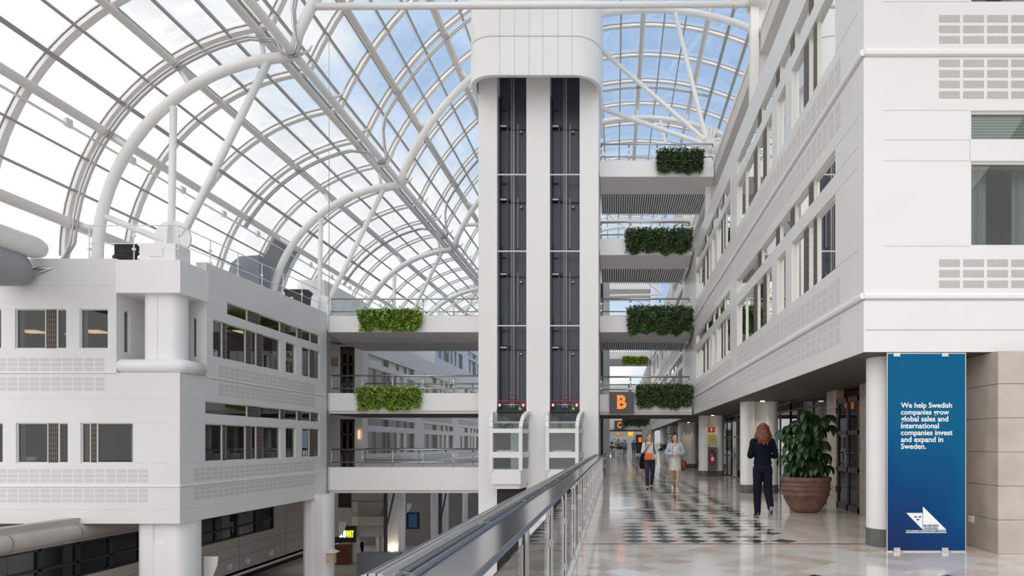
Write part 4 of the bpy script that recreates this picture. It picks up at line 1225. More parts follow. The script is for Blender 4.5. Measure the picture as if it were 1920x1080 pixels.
def lift_car(cx, label, lit):
    """panoramic lift car hung on the face of the tower"""
    t_ = thing('lift_car', label, 'lift', (cx, 26.5, -0.12))
    F, B = -1.25, -0.02     # front and back in y
    wf, wb = 0.545, 0.70
    def prism(m_, z0, z1, g=0.0, top=1.0):
        pass
    # white bands: base, sill band, mid band
    def band(z0, z1, name='band'):
        m_ = MB()
        out = [(-wb, B), (-wf, F), (wf, F), (wb, B)]
        m_.poly_z(out, z0, z1); return m_
    m_ = band(0.0, 0.55); m_.poly_z([(-wb + .1, B), (-wf + .06, F + .15), (wf - .06, F + .15), (wb - .1, B)], -0.18, 0.0)
    m_.build('base', 'white', t_)
    def ringband(z0, z1):
        m_ = MB()
        m_.bar((-wf, F, (z0 + z1) / 2), (wf, F, (z0 + z1) / 2), 0.08, z1 - z0)
        for s in (-1, 1): m_.bar((s * wf, F, (z0 + z1) / 2), (s * wb, B, (z0 + z1) / 2), 0.08, z1 - z0)
        return m_
    ringband(0.98, 1.20).build('sill_band', 'white', t_)
    ringband(1.90, 2.06).build('head_band', 'white', t_)
    # corner posts that sweep back and out at the top
    for s in (-1, 1):
        pts = [(s * wf, F, 0.5), (s * wf, F, 2.1), (s * (wf + .02), F + .08, 2.3), (s * (wf + .06), F + .35, 2.52), (s * (wf + .12), F + .75, 2.66), (s * wb, B, 2.70)]
        m_ = MB()
        for i in range(len(pts) - 1): m_.bar(pts[i], pts[i + 1], 0.13, 0.13, (1, 0, 0))
        m_.build('corner_post', 'white', t_)
        m_ = MB(); m_.bar((s * wb, B - 0.03, 0.0), (s * wb, B - 0.03, 2.70), 0.05, 0.05); m_.build('rear_post', 'white_steel', t_)
        m_ = MB()
        m_.add([(s * wf, F, .55), (s * wb, B, .55), (s * wb, B, 2.66), (s * (wf + .06), F + .35, 2.5), (s * wf, F, 2.1)], [(0, 1, 2, 3, 4)])
        m_.build('side_glass', 'lift_glass', t_)
    m_ = MB()
    for z0, z1 in ((0.55, 0.98), (1.20, 1.90)): m_.add([(-wf, F, z0), (wf, F, z0), (wf, F, z1), (-wf, F, z1)], [(0, 1, 2, 3)])
    sec = [(F, 2.06), (F + .08, 2.3), (F + .35, 2.52), (F + .75, 2.66), (B, 2.70)]; ws = [wf, wf + .02, wf + .06, wf + .12, wb]
    for i in range(4):
        m_.add([(-ws[i], sec[i][0], sec[i][1]), (ws[i], sec[i][0], sec[i][1]), (ws[i + 1], sec[i + 1][0], sec[i + 1][1]), (-ws[i + 1], sec[i + 1][0], sec[i + 1][1])], [(0, 1, 2, 3)])
    m_.build('front_glass', 'lift_glass', t_)
    m_ = MB(); m_.box(-wb + .06, wb - .06, B - 0.06, B - 0.01, 0.5, 2.3); m_.build('rear_wall', 'charcoal' if lit else 'mullion', t_)
    if lit:
        m_ = MB(); m_.box(0.0, 0.45, B - 0.09, B - 0.07, 0.55, 2.1); m_.build('door_panel', 'room_wall', t_)
    m_ = MB(); m_.box(-0.35, 0.35, F + 0.05, F + 0.1, 1.20, 1.26); m_.box(-wb + .1, wb - .1, F + .4, B - .1, 2.28, 2.34); m_.build('ceiling_panel', 'cream_steel', t_)
    m_ = MB(); m_.tube([(-wf + .1, F + .12, 1.12), (wf - .1, F + .12, 1.12)], 0.02, 8); m_.build('handrail', 'steel', t_)
    # gear on the roof with a red guard rail
    m_ = MB(); m_.box(-0.56, 0.56, B, 0.6, 2.72, 2.82); m_.build('roof_deck', 'black', t_)
    m_ = MB(); m_.tube([(-0.54, 0.06, 2.78), (-0.54, 0.06, 3.12), (-0.50, 0.06, 3.16), (0.50, 0.06, 3.16), (0.54, 0.06, 3.12), (0.54, 0.06, 2.78)], 0.018, 8)
    m_.box(-0.10, 0.10, 0.3, 0.36, 3.28, 3.34); m_.box(-0.10, -0.02, 0.3, 0.36, 3.46, 3.5); m_.box(0.02, 0.10, 0.3, 0.36, 3.46, 3.5)
    m_.build('guard_rail', 'red_paint', t_)
    m_ = MB(); m_.tube([(-0.50, 0.1, 3.02), (0.50, 0.1, 3.02)], 0.02, 8); m_.box(-0.5, -0.42, .08, .2, 2.95, 3.06); m_.box(.42, .5, .08, .2, 2.95, 3.06)
    for dx in (-0.08, 0.0, 0.08): m_.tube([(dx, 0.12, 2.82), (dx * 1.2, 0.12, 2.95), (dx * .4, 0.12, 3.12)], 0.02, 6)
    m_.build('roller_gear', 'steel', t_)
    m_ = MB(); m_.box(0.28, 0.38, 0.1, 0.2, 2.82, 2.88); m_.tube([(0.33, .15, 2.88), (0.30, .15, 2.97)], 0.02, 6); m_.build('oiler', 'yellow_paper', t_)
lift_car(-4.05, 'left glass and white lift car on the tower face', True)
lift_car(-1.97, 'right glass and white lift car on the tower face', False)

# ------------------------------------------------------------------ footbridges
def bridge(label, x0, x1, ztop, kind, slats, y0=YB, depth=4.0, hgt=None, zbot=None):
    """white parapet beam, wedge underside, slatted or plain soffit; ztop is the parapet top"""
    t_ = thing('footbridge', label, 'footbridge', (x0, y0, ztop))
    L = x1 - x0
    h = 0.66 if kind == 'upper' else (0.72 if kind == 'low' else 0.94)
    if kind == 'upper':
        MB().box(0, L, 0, 0.22, -h, 0).build('parapet', 'white', t_); MB().box(0, L, depth - 0.22, depth, -h, 0).build('parapet', 'white', t_)
        m_ = MB(); m_.poly_x([(0.02, -h + .002), (1.3, -0.90), (1.3, -0.45), (0.02, -0.45)], 0, L); m_.build('underside_wedge', 'beige', t_)
        m_ = MB(); m_.box(0, L, 0.25, depth - 0.25, -0.45, -0.3); m_.build('deck', 'white', t_)
        if slats:
            m_ = MB(); n_ = int(L / 0.1)
            for i in range(n_): m_.box(i * 0.1 + 0.01, i * 0.1 + 0.062, 1.3, depth - 0.02, -0.90, -0.85)
            m_.build('slatted_soffit', 'cream_steel', t_)
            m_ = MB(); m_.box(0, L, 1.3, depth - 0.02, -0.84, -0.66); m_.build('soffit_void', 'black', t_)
            m_ = MB(); m_.box(L - 0.14, L - 0.01, 1.2, depth, -0.93, -0.4); m_.build('end_trim', 'white', t_)
        else:
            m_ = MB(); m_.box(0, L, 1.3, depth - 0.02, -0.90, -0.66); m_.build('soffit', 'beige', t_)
    elif kind == 'low':      # first-floor bridge with a flat dark underside
        MB().box(0, L, 0, 0.22, -h, 0).build('parapet', 'white', t_); MB().box(0, L, depth - 0.22, depth, -h, 0).build('parapet', 'white', t_)
        m_ = MB(); m_.box(0, L, 0.05, 0.3, -h - 0.12, -h); m_.build('lower_band', 'beige', t_)
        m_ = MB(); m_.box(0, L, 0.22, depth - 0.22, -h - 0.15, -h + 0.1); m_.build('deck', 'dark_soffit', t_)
    else:
        MB().box(0, L, 0, 0.22, -h, 0).build('parapet', 'white', t_); MB().box(0, L, depth - 0.22, depth, -h, 0).build('parapet', 'white', t_)
        m_ = MB(); m_.box(0, L, 0.22, depth - 0.22, -h + .02, -0.4); m_.build('deck', 'marble_white', t_)
        m_ = MB(); m_.box(0, L, 0.08, depth - 0.1, -h - 0.12, -h); m_.build('lower_band', 'beige', t_)
    return t_

def bridges():
    LX0, LX1 = -11.75, -5.34
    RX0, RX1 = -0.64, 3.13
    # right side, top down
    bridge('top right footbridge with a slatted underside, below the glass roof', RX0, 4.02, 12.95, 'upper', True)
    bridge('third-floor right footbridge with a slatted underside, ivy along its middle', RX0, RX1, 9.75, 'upper', True)
    bridge('second-floor right footbridge with a slatted underside and wide dark ivy', RX0, RX1, 6.6, 'upper', True)
    bridge('right footbridge above the walkway, carrying the B sign', RX0, RX1, 3.40, 'low', False)
    bridge('upper left footbridge between left building and lift tower, bright ivy on it', LX0, LX1, 6.6, 'upper', False)
    bridge('middle left footbridge between left building and lift tower, with ivy', LX0, LX1, 3.45, 'low', False)
    bridge('lowest left footbridge with a tall plain white parapet', LX0, LX1, 0.42, 'plain', False)
    # distant set at the next tower
    far = ['distant footbridge carrying the C sign at the end of the walkway', 'distant second footbridge up, behind the B bridge', 'distant third footbridge with a small bright planter', 'distant fourth footbridge, half hidden behind a nearer one', 'distant topmost white footbridge under the roof']
    for k, z in enumerate((3.45, 6.6, 9.75, 12.95, 16.1)):
        bridge(far[k], -0.9, 3.18, z, 'low' if k == 0 else 'upper', False, y0=62.2)
    # railings: steel tubes over the parapets
    rails = [('steel railing on the top right footbridge', RX0 + .05, 4.0, 12.95), ('steel railing on the third-floor right footbridge', RX0 + .05, RX1 - .1, 9.75),
             ('steel railing on the second-floor right footbridge', RX0 + .05, RX1 - .1, 6.6), ('steel railing on the right footbridge with the B sign', RX0 + .05, RX1 - .1, 3.40),
             ('steel railing on the upper left footbridge', LX0 + .1, LX1 - .05, 6.6), ('steel railing on the middle left footbridge', LX0 + .1, LX1 - .05, 3.45),
             ('steel and glass railing on the lowest left footbridge', LX0 + .1, LX1 - .05, 0.42)]
    for (lb, a, b2, z) in rails:
        rail_run('bridge_railing', 'front ' + lb, 'railing', [(a, YB + 0.12, z - 0.02), (b2, YB + 0.12, z - 0.02)], 0.74, 1.2, 0.036, (0.22,), True, 'steel')
        rail_run('bridge_railing', 'rear ' + lb, 'railing', [(a, YB2 - 0.12, z - 0.02), (b2, YB2 - 0.12, z - 0.02)], 0.74, 1.2, 0.036, (0.22,), False, 'steel')
bridges()

def hanging_planter(label, x0, x1, y, ztop, zbot, m, n_, seed, cat='plant', ragged=0.25, size=0.10):
    t_ = thing('ivy_planter', label, cat, ((x0 + x1) / 2, y, ztop), 0)
    w = (x1 - x0) / 2; h = ztop - zbot
    MB().box(-w * 0.93, w * 0.93, -0.24, -0.01, -0.35, -0.12).build('trough', 'charcoal', t_)
    def fn(rd):
        u = rd.uniform(-1, 1)
        edge = 1 - 0.22 * rd.random() ** 2
        low = h * (0.94 + 0.10 * math.sin(u * 9 + seed) * math.cos(u * 4 + seed))
        v_ = rd.random() ** 0.95
        z = 0.03 - v_ * low
        bulge = 0.30 * (1 - 0.5 * v_) + 0.05 * math.sin(u * 13 + v_ * 9)
        if abs(u) > 0.78: z = z * (1 - 1.6 * (abs(u) - 0.78) * rd.random()) - 0.35 * h * (abs(u) - 0.78)
        if rd.random() < 0.05: z += 0.12 * rd.random() if v_ < 0.3 else -0.10 * rd.random()
        return (u * w * (0.97 if v_ < .6 else 0.93), -0.03 - bulge * rd.random() ** 0.35, z + rd.gauss(0, 0.02))
    leaves(t_, 'foliage', n_, fn, size, m, seed, droop=1.0)
    st = MB(); rd = random.Random(seed)
    for i in range(14):
        u = rd.uniform(-.9, .9) * w; L = h * rd.uniform(.5, .95)
        st.tube([(u, -0.15, -0.1), (u + rd.uniform(-.05, .05), -0.27, -0.2), (u + rd.uniform(-.1, .1), -0.22, -L)], 0.006, 4)
    st.build('stem', 'stem', t_)
def planters():
    B = YB - 0.02
    def P(x0, x1, y0, y1, lb, m, n_, seed, Y=B, size=0.10):
        hanging_planter(lb, px(x0, Y - .2), px(x1, Y - .2), Y, pz(y0, Y), pz(y1, Y), m, int(n_ * 1.35), seed, size=size)
    P(1230, 1321, 284, 328, 'dark ivy planter on the top right footbridge', 'leaf_dark', 3000, 11)
    P(1170, 1301, 432, 478, 'wide dark ivy planter on the third-floor right footbridge', 'leaf_dark', 4600, 12)
    P(1174, 1301, 576, 630, 'wide dark ivy planter on the second-floor right footbridge', 'leaf_dark', 5000, 13)
    P(1191, 1301, 722, 766, 'dark ivy planter beside the B sign', 'leaf_dark', 4000, 14)
    P(670, 793, 582, 622, 'bright green ivy planter on the upper left footbridge', 'leaf_bright', 2600, 15, size=0.13)
    P(667, 791, 727, 768, 'bright green ivy planter on the middle left footbridge', 'leaf_bright', 2600, 16, size=0.13)
    P(1166, 1215, 669, 684, 'small bright planter on the distant third footbridge', 'leaf_bright', 900, 17, Y=62.1, size=0.2)
    P(1167, 1217, 782, 798, 'small dark planter beside the distant C sign', 'leaf_dark', 900, 18, Y=62.1, size=0.2)
planters()

# hanging wire with small lamp house
t_ = thing('hanging_wire', 'thin wire hanging the full height beside the left footbridges, small house-shaped lamp at its end', 'wire', (px(617, 27.3), 27.3, 0))
MB().tube([(0, 0, pz(1030, 27.3)), (0.0, 0, 14.2), (0, 0, 18.0)], 0.012, 5).build('wire', 'mullion', t_)
t2 = thing('lamp_house', 'small pale box with a pyramid roof on the lower white column', 'lamp', (px(621, 26.4), 26.4, pz(1056, 26.4)))
MB().box(-0.14, 0.14, -0.14, 0.14, 0, 0.42).build('box', 'pale_wood', t2)
m_ = MB(); m_.add([(-.25, -.25, .42), (.25, -.25, .42), (.25, .25, .42), (-.25, .25, .42), (0, 0, .60)], [(3, 2, 1, 0), (0, 1, 4), (1, 2, 4), (2, 3, 4), (3, 0, 4)]); m_.build('roof', 'cream_steel', t2)

# ------------------------------------------------------------------ signs
def bsign(label, letter, x0, x1, y0, y1, Y, lx0, lx1, ly0, ly1):
    t_ = thing('letter_sign', label, 'sign', (0, Y, 0))
    MB().box(px(x0, Y), px(x1, Y), 0, 0.2 if Y < 30 else 0.3, pz(y1, Y), pz(y0, Y)).build('panel', 'sign_grey', t_)
    text_mesh(letter, px(lx0, Y), -0.03, pz(ly1, Y), width=px(lx1, Y) - px(lx0, Y), height=pz(ly0, Y) - pz(ly1, Y), size=1, depth=0.05, bold=0.035, m='orange', name='letter', parent=t_)
bsign('dark square sign with an orange letter B on the footbridge', 'B', 1142.5, 1188.5, 734.5, 774.5, 27.7, 1157, 1174.5, 741, 767)
bsign('distant dark sign with an orange letter C', 'C', 1152, 1171, 788.5, 806, 61.9, 1157.5, 1165, 791, 803)

# ------------------------------------------------------------------ the long balustrade
def balustrade():
    t_ = thing('balustrade', 'long steel balustrade with a wide metal shelf handrail along the walkway', 'balustrade', (-0.5, 2.2, 0))
    Y0, Y1 = 0.0, 24.25
    H = 0.98
    m_ = MB(); m_.poly_y([(0.038, H - 0.014), (-0.148, H - 0.014), (-0.148, H - 0.03), (0.038, H - 0.03)], Y0, Y1); m_.build('shelf', 'steel_shelf', t_)
    for (x, r_, z) in ((0.044, 0.013, H - 0.018), (-0.155, 0.012, H - 0.012), (-0.185, 0.009, H - 0.022), (-0.212, 0.011, H - 0.018)):
        MB().tube([(x, Y0, z), (x, Y1, z)], r_, 12).build('rail_tube', 'steel_dark', t_)
    m_ = MB(); m_.poly_y([(-0.228, H - .035), (-0.236, H - .012), (-0.255, H - .002), (-0.268, H), (-0.270, H - .004), (-0.272, H), (-0.295, H), (-0.297, H - .004), (-0.299, H), (-0.320, H - .006), (-0.334, H - .020), (-0.336, H - .045)], Y0, Y1); oh = m_.build('outer_handrail', 'steel', t_)
    for xg in (-0.2705, -0.2985): MB().box(xg - 0.0022, xg + 0.0022, Y0, Y1, H - 0.01, H + 0.0008).build('groove_shade', 'charcoal', oh)  # charcoal strips put the shade of the handrail grooves into colour
    m_ = MB(); m_.box(-0.33, -0.15, Y0, Y1, H - 0.07, H - 0.032); m_.build('light_trough', 'charcoal', t_)
    y = 1.5 - 1.45; k = 0
    while y < Y1:
        p = MB()
        if y > 0:
            p.box(-0.022, -0.004, y - 0.022, y + 0.022, -0.30, H - 0.03); p.box(0.012, 0.030, y - 0.022, y + 0.022, -0.30, H - 0.03)
            po = p.build('post', 'steel', t_)
            for z in (0.18, 0.62): MB().box(-0.034, 0.036, y - 0.035, y + 0.035, z, z + 0.06).build('glass_clamp', 'steel', po)
            b_ = MB(); b_.bar((-0.0, y, H - 0.06), (-0.32, y, H - 0.06), 0.03, 0.03); b_.bar((-0.165, y, H - 0.015), (-0.30, y + 0.07, H - 0.015), 0.012, 0.012); b_.build('bracket', 'steel', po)
        g = MB(); a = max(y, 0) + 0.04; b2 = min(y + 1.41, Y1)
        if b2 - a > 0.2:
            g.box(0.0, 0.008, a, b2, 0.06, 0.86); g.build('glass_panel', 'rail_glass', t_)
        y += 1.45
    rail_run('balustrade', 'farther steel balustrade along the walkway beyond the lift tower', 'balustrade', [(-0.5, 30.6, 0), (-0.5, 60, 0)], 0.98, 1.45, 0.03, (0.1, 0.5), True, 'steel')
balustrade()

# ------------------------------------------------------------------ blue banner
def banner():
    Y = 8.82
    x0, x1 = px(1662, Y), px(1810.5, Y); z0, z1 = 0.005, ZS - 0.01
    z0 = pz(1035, Y) if pz(1035, Y) > 0 else 0.0
    t_ = thing('banner', 'tall blue banner panel clamped between floor and soffit, lettered in white', 'banner', ((x0 + x1) / 2, Y, 0))
    cx = (x0 + x1) / 2; w = (x1 - x0) / 2
    MB().box(-w, w, -0.012, 0.012, 0.0, z1).build('edge_frame', 'steel', t_)
    MB().box(-w + .012, w - .012, -0.016, -0.010, 0.015, z1 - 0.012).build('print', 'banner_blue', t_)
    L = ['We help Swedish', 'companies grow', 'global sales and', 'international', 'companies invest', 'and expand in', 'Sweden.']
    WD = [95.5, 90, 88.5, 71, 96.5, 79, 47]
    sc = Y / 1280
    for k, (s, wd) in enumerate(zip(L, WD)):
        text_mesh(s, px(1688, Y) - cx, -0.02, pz(764.5 + k * 12.83, Y), width=wd * sc, height=None, size=0.09, depth=0.004, bold=0.0016, name='lettering', parent=t_)
    # emblem: two sails, three small crowns, words
    def P(x, y): return (px(x, Y) - cx, pz(y, Y))
    m_ = MB()
    m_.poly_y([P(1698, 961.5), P(1728.2, 961.5), P(1728.2, 992)], -0.021, -0.016)
    m_.poly_y([P(1729.2, 949.5), P(1773, 993), P(1729.2, 993)], -0.021, -0.016)
    m_.poly_y([P(1697, 997.6), P(1773, 997.6), P(1773, 998.8), P(1697, 998.8)], -0.021, -0.016)
    m_.build('emblem', 'white_print', t_)
    m_ = MB()
    for (cx_, cy_) in ((1715.5, 968.5), (1723.5, 968.5), (1719.5, 973.5)):
        pts = [(-2.6, 1.6), (2.6, 1.6), (3, -1), (1.5, .3), (0, -1.8), (-1.5, .3), (-3, -1)]
        m_.poly_y([P(cx_ + a, cy_ + b2) for a, b2 in pts], -0.024, -0.020)
    m_.build('crowns', 'navy_print', t_)
    for s, yy, wd in (('BUSINESS', 987.3, 28), ('SWEDEN', 992.4, 26)):
        text_mesh(s, px(1730.6, Y) - cx, -0.023, pz(yy, Y), width=wd * sc, height=4.2 * sc, size=0.03, depth=0.003, bold=0.0006, m='navy_print', name='emblem_words', parent=t_)
    text_mesh('THE SWEDISH TRADE & INVEST COUNCIL', px(1697.5, Y) - cx, -0.019, pz(996.8, Y), width=75.5 * sc, height=3.1 * sc, size=0.02, depth=0.003, bold=0.0003, name='emblem_words', parent=t_)
    for xx in (1680, 1770):
        for (za, zb) in ((0.0, 0.055), (z1 - 0.05, z1)):
            X = px(xx, Y) - cx
            MB().box(X - 0.042, X + 0.042, -0.03, 0.03, za, zb).build('clamp', 'steel', t_)
        X = px(xx + 3, Y) - cx
        MB().box(X - 0.04, X + 0.05, -0.10, 0.0, 0.0, 0.006).build('clamp_foot', 'steel', t_)
banner()

# ------------------------------------------------------------------ fire point on the third column
def firepoint():
    Y = 28.62
    c = 4.05
    o = MB().box(-0.13, 0.13, -0.02, 0, 0, 0.22).build('fire_sign', 'red_paint', loc=(c - 0.03, Y, pz(811, Y)))
    MB().box(-0.03, 0.03, -0.026, -0.02, 0.04, 0.18).build('symbol', 'white_print', o)
    tag(o, 'red square fire sign on the white column', 'sign')
    o = MB().box(-0.17, 0.17, -0.02, 0, 0, 0.42).build('yellow_notice', 'yellow_paper', loc=(c - 0.02, Y, pz(832, Y)))
    m_ = MB()
    for k in range(5): m_.box(-0.13, 0.13 - 0.04 * (k % 2), -0.024, -0.02, 0.06 + k * 0.06, 0.075 + k * 0.06)
    m_.build('print_lines', 'sole_grey', o)
    tag(o, 'yellow notice under the red fire sign on the column', 'notice')
    t_ = thing('extinguisher_cabinet', 'grey recessed cabinet holding the red fire extinguisher', 'cabinet', (c, Y, pz(881, Y)))
    m_ = MB(); m_.box(-.19, .19, 0.0, .03, 0, .95); m_.box(-.19, -.16, -.12, 0, 0, .95); m_.box(.16, .19, -.12, 0, 0, .95); m_.box(-.19, .19, -.12, 0, 0, .03); m_.box(-.19, .19, -.12, 0, .92, .95); m_.build('case', 'foil', t_)
    t_ = thing('fire_extinguisher', 'red fire extinguisher hanging in the grey cabinet', 'extinguisher', (c, Y - 0.07, pz(881, Y) + 0.22))
    m_ = MB(); m_.lathe((0, 0, 0), [(0.08, 0), (0.10, 0.03), (0.10, 0.42), (0.07, 0.49), (0.03, 0.52)], 16); m_.build('cylinder', 'red_paint', t_)
    m_ = MB(); m_.box(-0.02, 0.02, -0.02, 0.02, 0.52, 0.58); m_.box(-0.07, 0.03, -0.015, 0.015, 0.57, 0.60); m_.build('valve', 'black', t_)
    m_ = MB(); m_.tube([(0.02, 0, .56), (0.12, 0, .5), (0.12, -.02, .2)], 0.012, 6); m_.build('hose', 'black', t_)
    m_ = MB(); m_.box(-0.06, 0.06, -0.104, -0.098, 0.16, 0.32); m_.build('label_plate', 'white_print', t_)
firepoint()

# ------------------------------------------------------------------ big potted plant
def big_leaf(mb, base, d, L, W, droop, rd):
    """one long curved leaf; the blade bends down along its length"""
    d = Vector(d).normalized(); side = d.cross(Vector((0, 0, 1)))
    if side.length < 0.1: side = Vector((1, 0, 0))
    side.normalize(); N = 5; p = Vector(base); rows = []
    ws = [0.12, 0.80, 1.0, 0.95, 0.62, 0.05]
    for i in range(N + 1):
        up = side.cross(d).normalized()
        w = W * ws[i] / 2
        rows.append((p - side * w + up * w * 0.25, p.copy(), p + side * w + up * w * 0.25))
        d = (d + Vector((0, 0, -droop * 0.33))).normalized(); p = p + d * (L / N)
    vs = [v for r_ in rows for v in r_]; fs = []
    for i in range(N):
        a = 3 * i; fs += [(a, a + 1, a + 4, a + 3), (a + 1, a + 2, a + 5, a + 4)]
    mb.add(vs, fs, True)
def potted_tree():
    t_ = thing('potted_plant', 'tall leafy plant in a ribbed terracotta pot by the glass door', 'plant', (3.87, 13.9, 0))
    prof = [(0.24, 0.0), (0.29, 0.04), (0.36, 0.14), (0.42, 0.26), (0.43, 0.265), (0.45, 0.345), (0.475, 0.35), (0.475, 0.375), (0.462, 0.38), (0.478, 0.455), (0.50, 0.46), (0.50, 0.485), (0.48, 0.49), (0.485, 0.545), (0.495, 0.55), (0.495, 0.565), (0.485, 0.57), (0.485, 0.625), (0.505, 0.63), (0.51, 0.70), (0.49, 0.72), (0.44, 0.72), (0.43, 0.64)]
    MB().lathe((0, 0, 0), prof, 40).build('pot', 'terracotta', t_)
    MB().lathe((0, 0, 0), [(0.43, 0.62), (0.2, 0.66), (0.02, 0.67)], 24).build('soil', 'soil', t_)
    rd = random.Random(21); st = MB(); lf = MB()
    tips = []
    for i in range(9):
        a = i * 2 * PI / 9 + rd.uniform(-.3, .3); rr_ = rd.uniform(0.05, 0.2)
        b0 = Vector((rr_ * math.cos(a), rr_ * math.sin(a), 0.66)); R1 = rd.uniform(0.15, 0.42); zt = rd.uniform(1.75, 2.12)
        pts = [b0 + (Vector((R1 * math.cos(a), R1 * math.sin(a), zt)) - b0) * s + Vector((rd.uniform(-.03, .03), rd.uniform(-.03, .03), 0)) for s in (0, .2, .4, .6, .8, 1)]
        st.tube(pts, [0.022, .02, .018, .015, .012, .008], 7); tips += pts[1:]
        for j in range(1, 6):
            for q in range(3):
                s = (j - rd.random()) / 5.0; k = min(4, int(s * 5)); f = s * 5 - k
                nd = pts[k].lerp(pts[k + 1], f)
                b_a = rd.uniform(0, 2 * PI); br = nd + Vector((math.cos(b_a), math.sin(b_a), 0.35)) * rd.uniform(0.10, 0.27)
                st.tube([nd, nd.lerp(br, .5) + Vector((0, 0, .03)), br], 0.006, 5)
                m0 = rd.randint(5, 7)
                for c in range(m0):
                    aa = b_a + 2 * PI * c / m0
                    big_leaf(lf, br, (math.cos(aa), math.sin(aa), 0.25), rd.uniform(.20, .31), rd.uniform(.085, .125), rd.uniform(1.3, 2.4), rd)
    # low skirt of leaves over the rim
    for c in range(34):
        aa = 2 * PI * c / 34 + rd.uniform(-.1, .1); r0 = rd.uniform(.1, .34)
        big_leaf(lf, (r0 * math.cos(aa), r0 * math.sin(aa), rd.uniform(.78, 1.1)), (math.cos(aa), math.sin(aa), .4), rd.uniform(.2, .3), rd.uniform(.08, .11), 1.2, rd)
    st.build('stem', 'stem', t_); lf.build('foliage', 'leaf_big', t_)
    # distant ones
    for k, (x, y, s, lb) in enumerate(((px(1247, 44), 44.0, 0.9, 'distant potted plant with a pale pot, behind the walking pair'), (px(1262, 40), 40.0, 1.0, 'distant tall narrow plant behind the woman in the denim jacket'))):
        u = thing('potted_plant', lb, 'plant', (x, y, 0))
        MB().lathe((0, 0, 0), [(0.28 * s, 0), (0.42 * s, 0.5), (0.45 * s, 0.95 * s), (0.40 * s, 0.95 * s)], 20).build('pot', 'beige', u)
        rd2 = random.Random(30 + k); lf = MB()
        for c in range(90):
            aa = rd2.uniform(0, 2 * PI); zz = 0.95 * s + rd2.random() ** 1.2 * (0.5 if k == 0 else 1.2)
            big_leaf(lf, (0.1 * math.cos(aa), .1 * math.sin(aa), zz), (math.cos(aa), math.sin(aa), .7), rd2.uniform(.35, .65) * (1 if k == 0 else .7), .12, .8, rd2)
        lf.build('foliage', 'leaf', u)
potted_tree()
# ------------------------------------------------------------------ people
def cr(pts, rad, sub=4):
    """smooth a polyline of joints and radii"""
    P = [Vector(p) for p in pts]; n_ = len(P); op = []; orr = []
    for i in range(n_ - 1):
        p0 = P[max(0, i - 1)]; p1 = P[i]; p2 = P[i + 1]; p3 = P[min(n_ - 1, i + 2)]
        for s in range(sub):
            t = s / sub
            op.append(0.5 * ((2 * p1) + (p2 - p0) * t + (2 * p0 - 5 * p1 + 4 * p2 - p3) * t * t + (3 * p1 - p0 - 3 * p2 + p3) * t ** 3))
            orr.append(rad[i] * (1 - t) + rad[i + 1] * t)
    op.append(P[-1]); orr.append(rad[-1])
    return op, orr
def limb(mb, pts, rad, seg=12, sub=4):
    a, b2 = cr(pts, rad, sub); mb.tube(a, b2, seg)
    mb.ell(a[0], b2[0], b2[0], b2[0], None, 10, 6); mb.ell(a[-1], b2[-1], b2[-1], b2[-1], None, 10, 6)
def trunk(mb, rings, seg=20, sub=4):
    """elliptical sections (x, y, z, rx, ry), smoothed"""
    V = [Vector((r_[0], r_[1], r_[2])) for r_ in rings]
    c, rx = cr(V, [r_[3] for r_ in rings], sub); _, ry = cr(V, [r_[4] for r_ in rings], sub)
    vs = []; n_ = len(c)
    for i in range(n_):
        for k in range(seg):
            a = 2 * PI * k / seg
            vs.append((c[i].x + rx[i] * math.cos(a), c[i].y + ry[i] * math.sin(a), c[i].z))
    fs = [tuple(range(seg - 1, -1, -1)), tuple((n_ - 1) * seg + k for k in range(seg))]
    for i in range(n_ - 1):
        for k in range(seg):
            a = i * seg + k; b2 = i * seg + (k + 1) % seg; fs.append((a, b2, b2 + seg, a + seg))
    mb.add(vs, fs, True)
def hand(mb, wrist, d, n_, thumb, curl=0.5, s=1.0):
    """palm, four unequal curled fingers and a thumb off the side; d points to the fingertips, n_ is the palm normal"""
    d = Vector(d).normalized(); n_ = Vector(n_).normalized(); sd = d.cross(n_).normalized() * thumb; w = Vector(wrist)
    limb(mb, [w, w + d * .045 * s, w + d * .085 * s], [.022 * s, .030 * s, .028 * s], 10, 2)
    for k, L in enumerate((.072, .082, .076, .060)):
        off = sd * (0.030 - 0.020 * k) * s
        b0 = w + d * .08 * s + off; p = b0; dd = d.copy(); pts = [b0 - d * .03 * s + off * -0.1, b0]
        for q in range(3):
            dd = (dd + n_ * curl * (0.55 + .15 * q)).normalized(); p = p + dd * L * s / 3; pts.append(p)
        limb(mb, pts, [.009 * s, .0095 * s, .009 * s, .008 * s, .007 * s], 8, 2)
    b0 = w + d * .025 * s + sd * .022 * s
    limb(mb, [b0, b0 + (d * .5 + sd * .8) .normalized() * .035 * s, b0 + (d * .5 + sd * .8).normalized() * .035 * s + (d + n_ * .6).normalized() * .035 * s], [.013 * s, .0105 * s, .0085 * s], 8, 2)
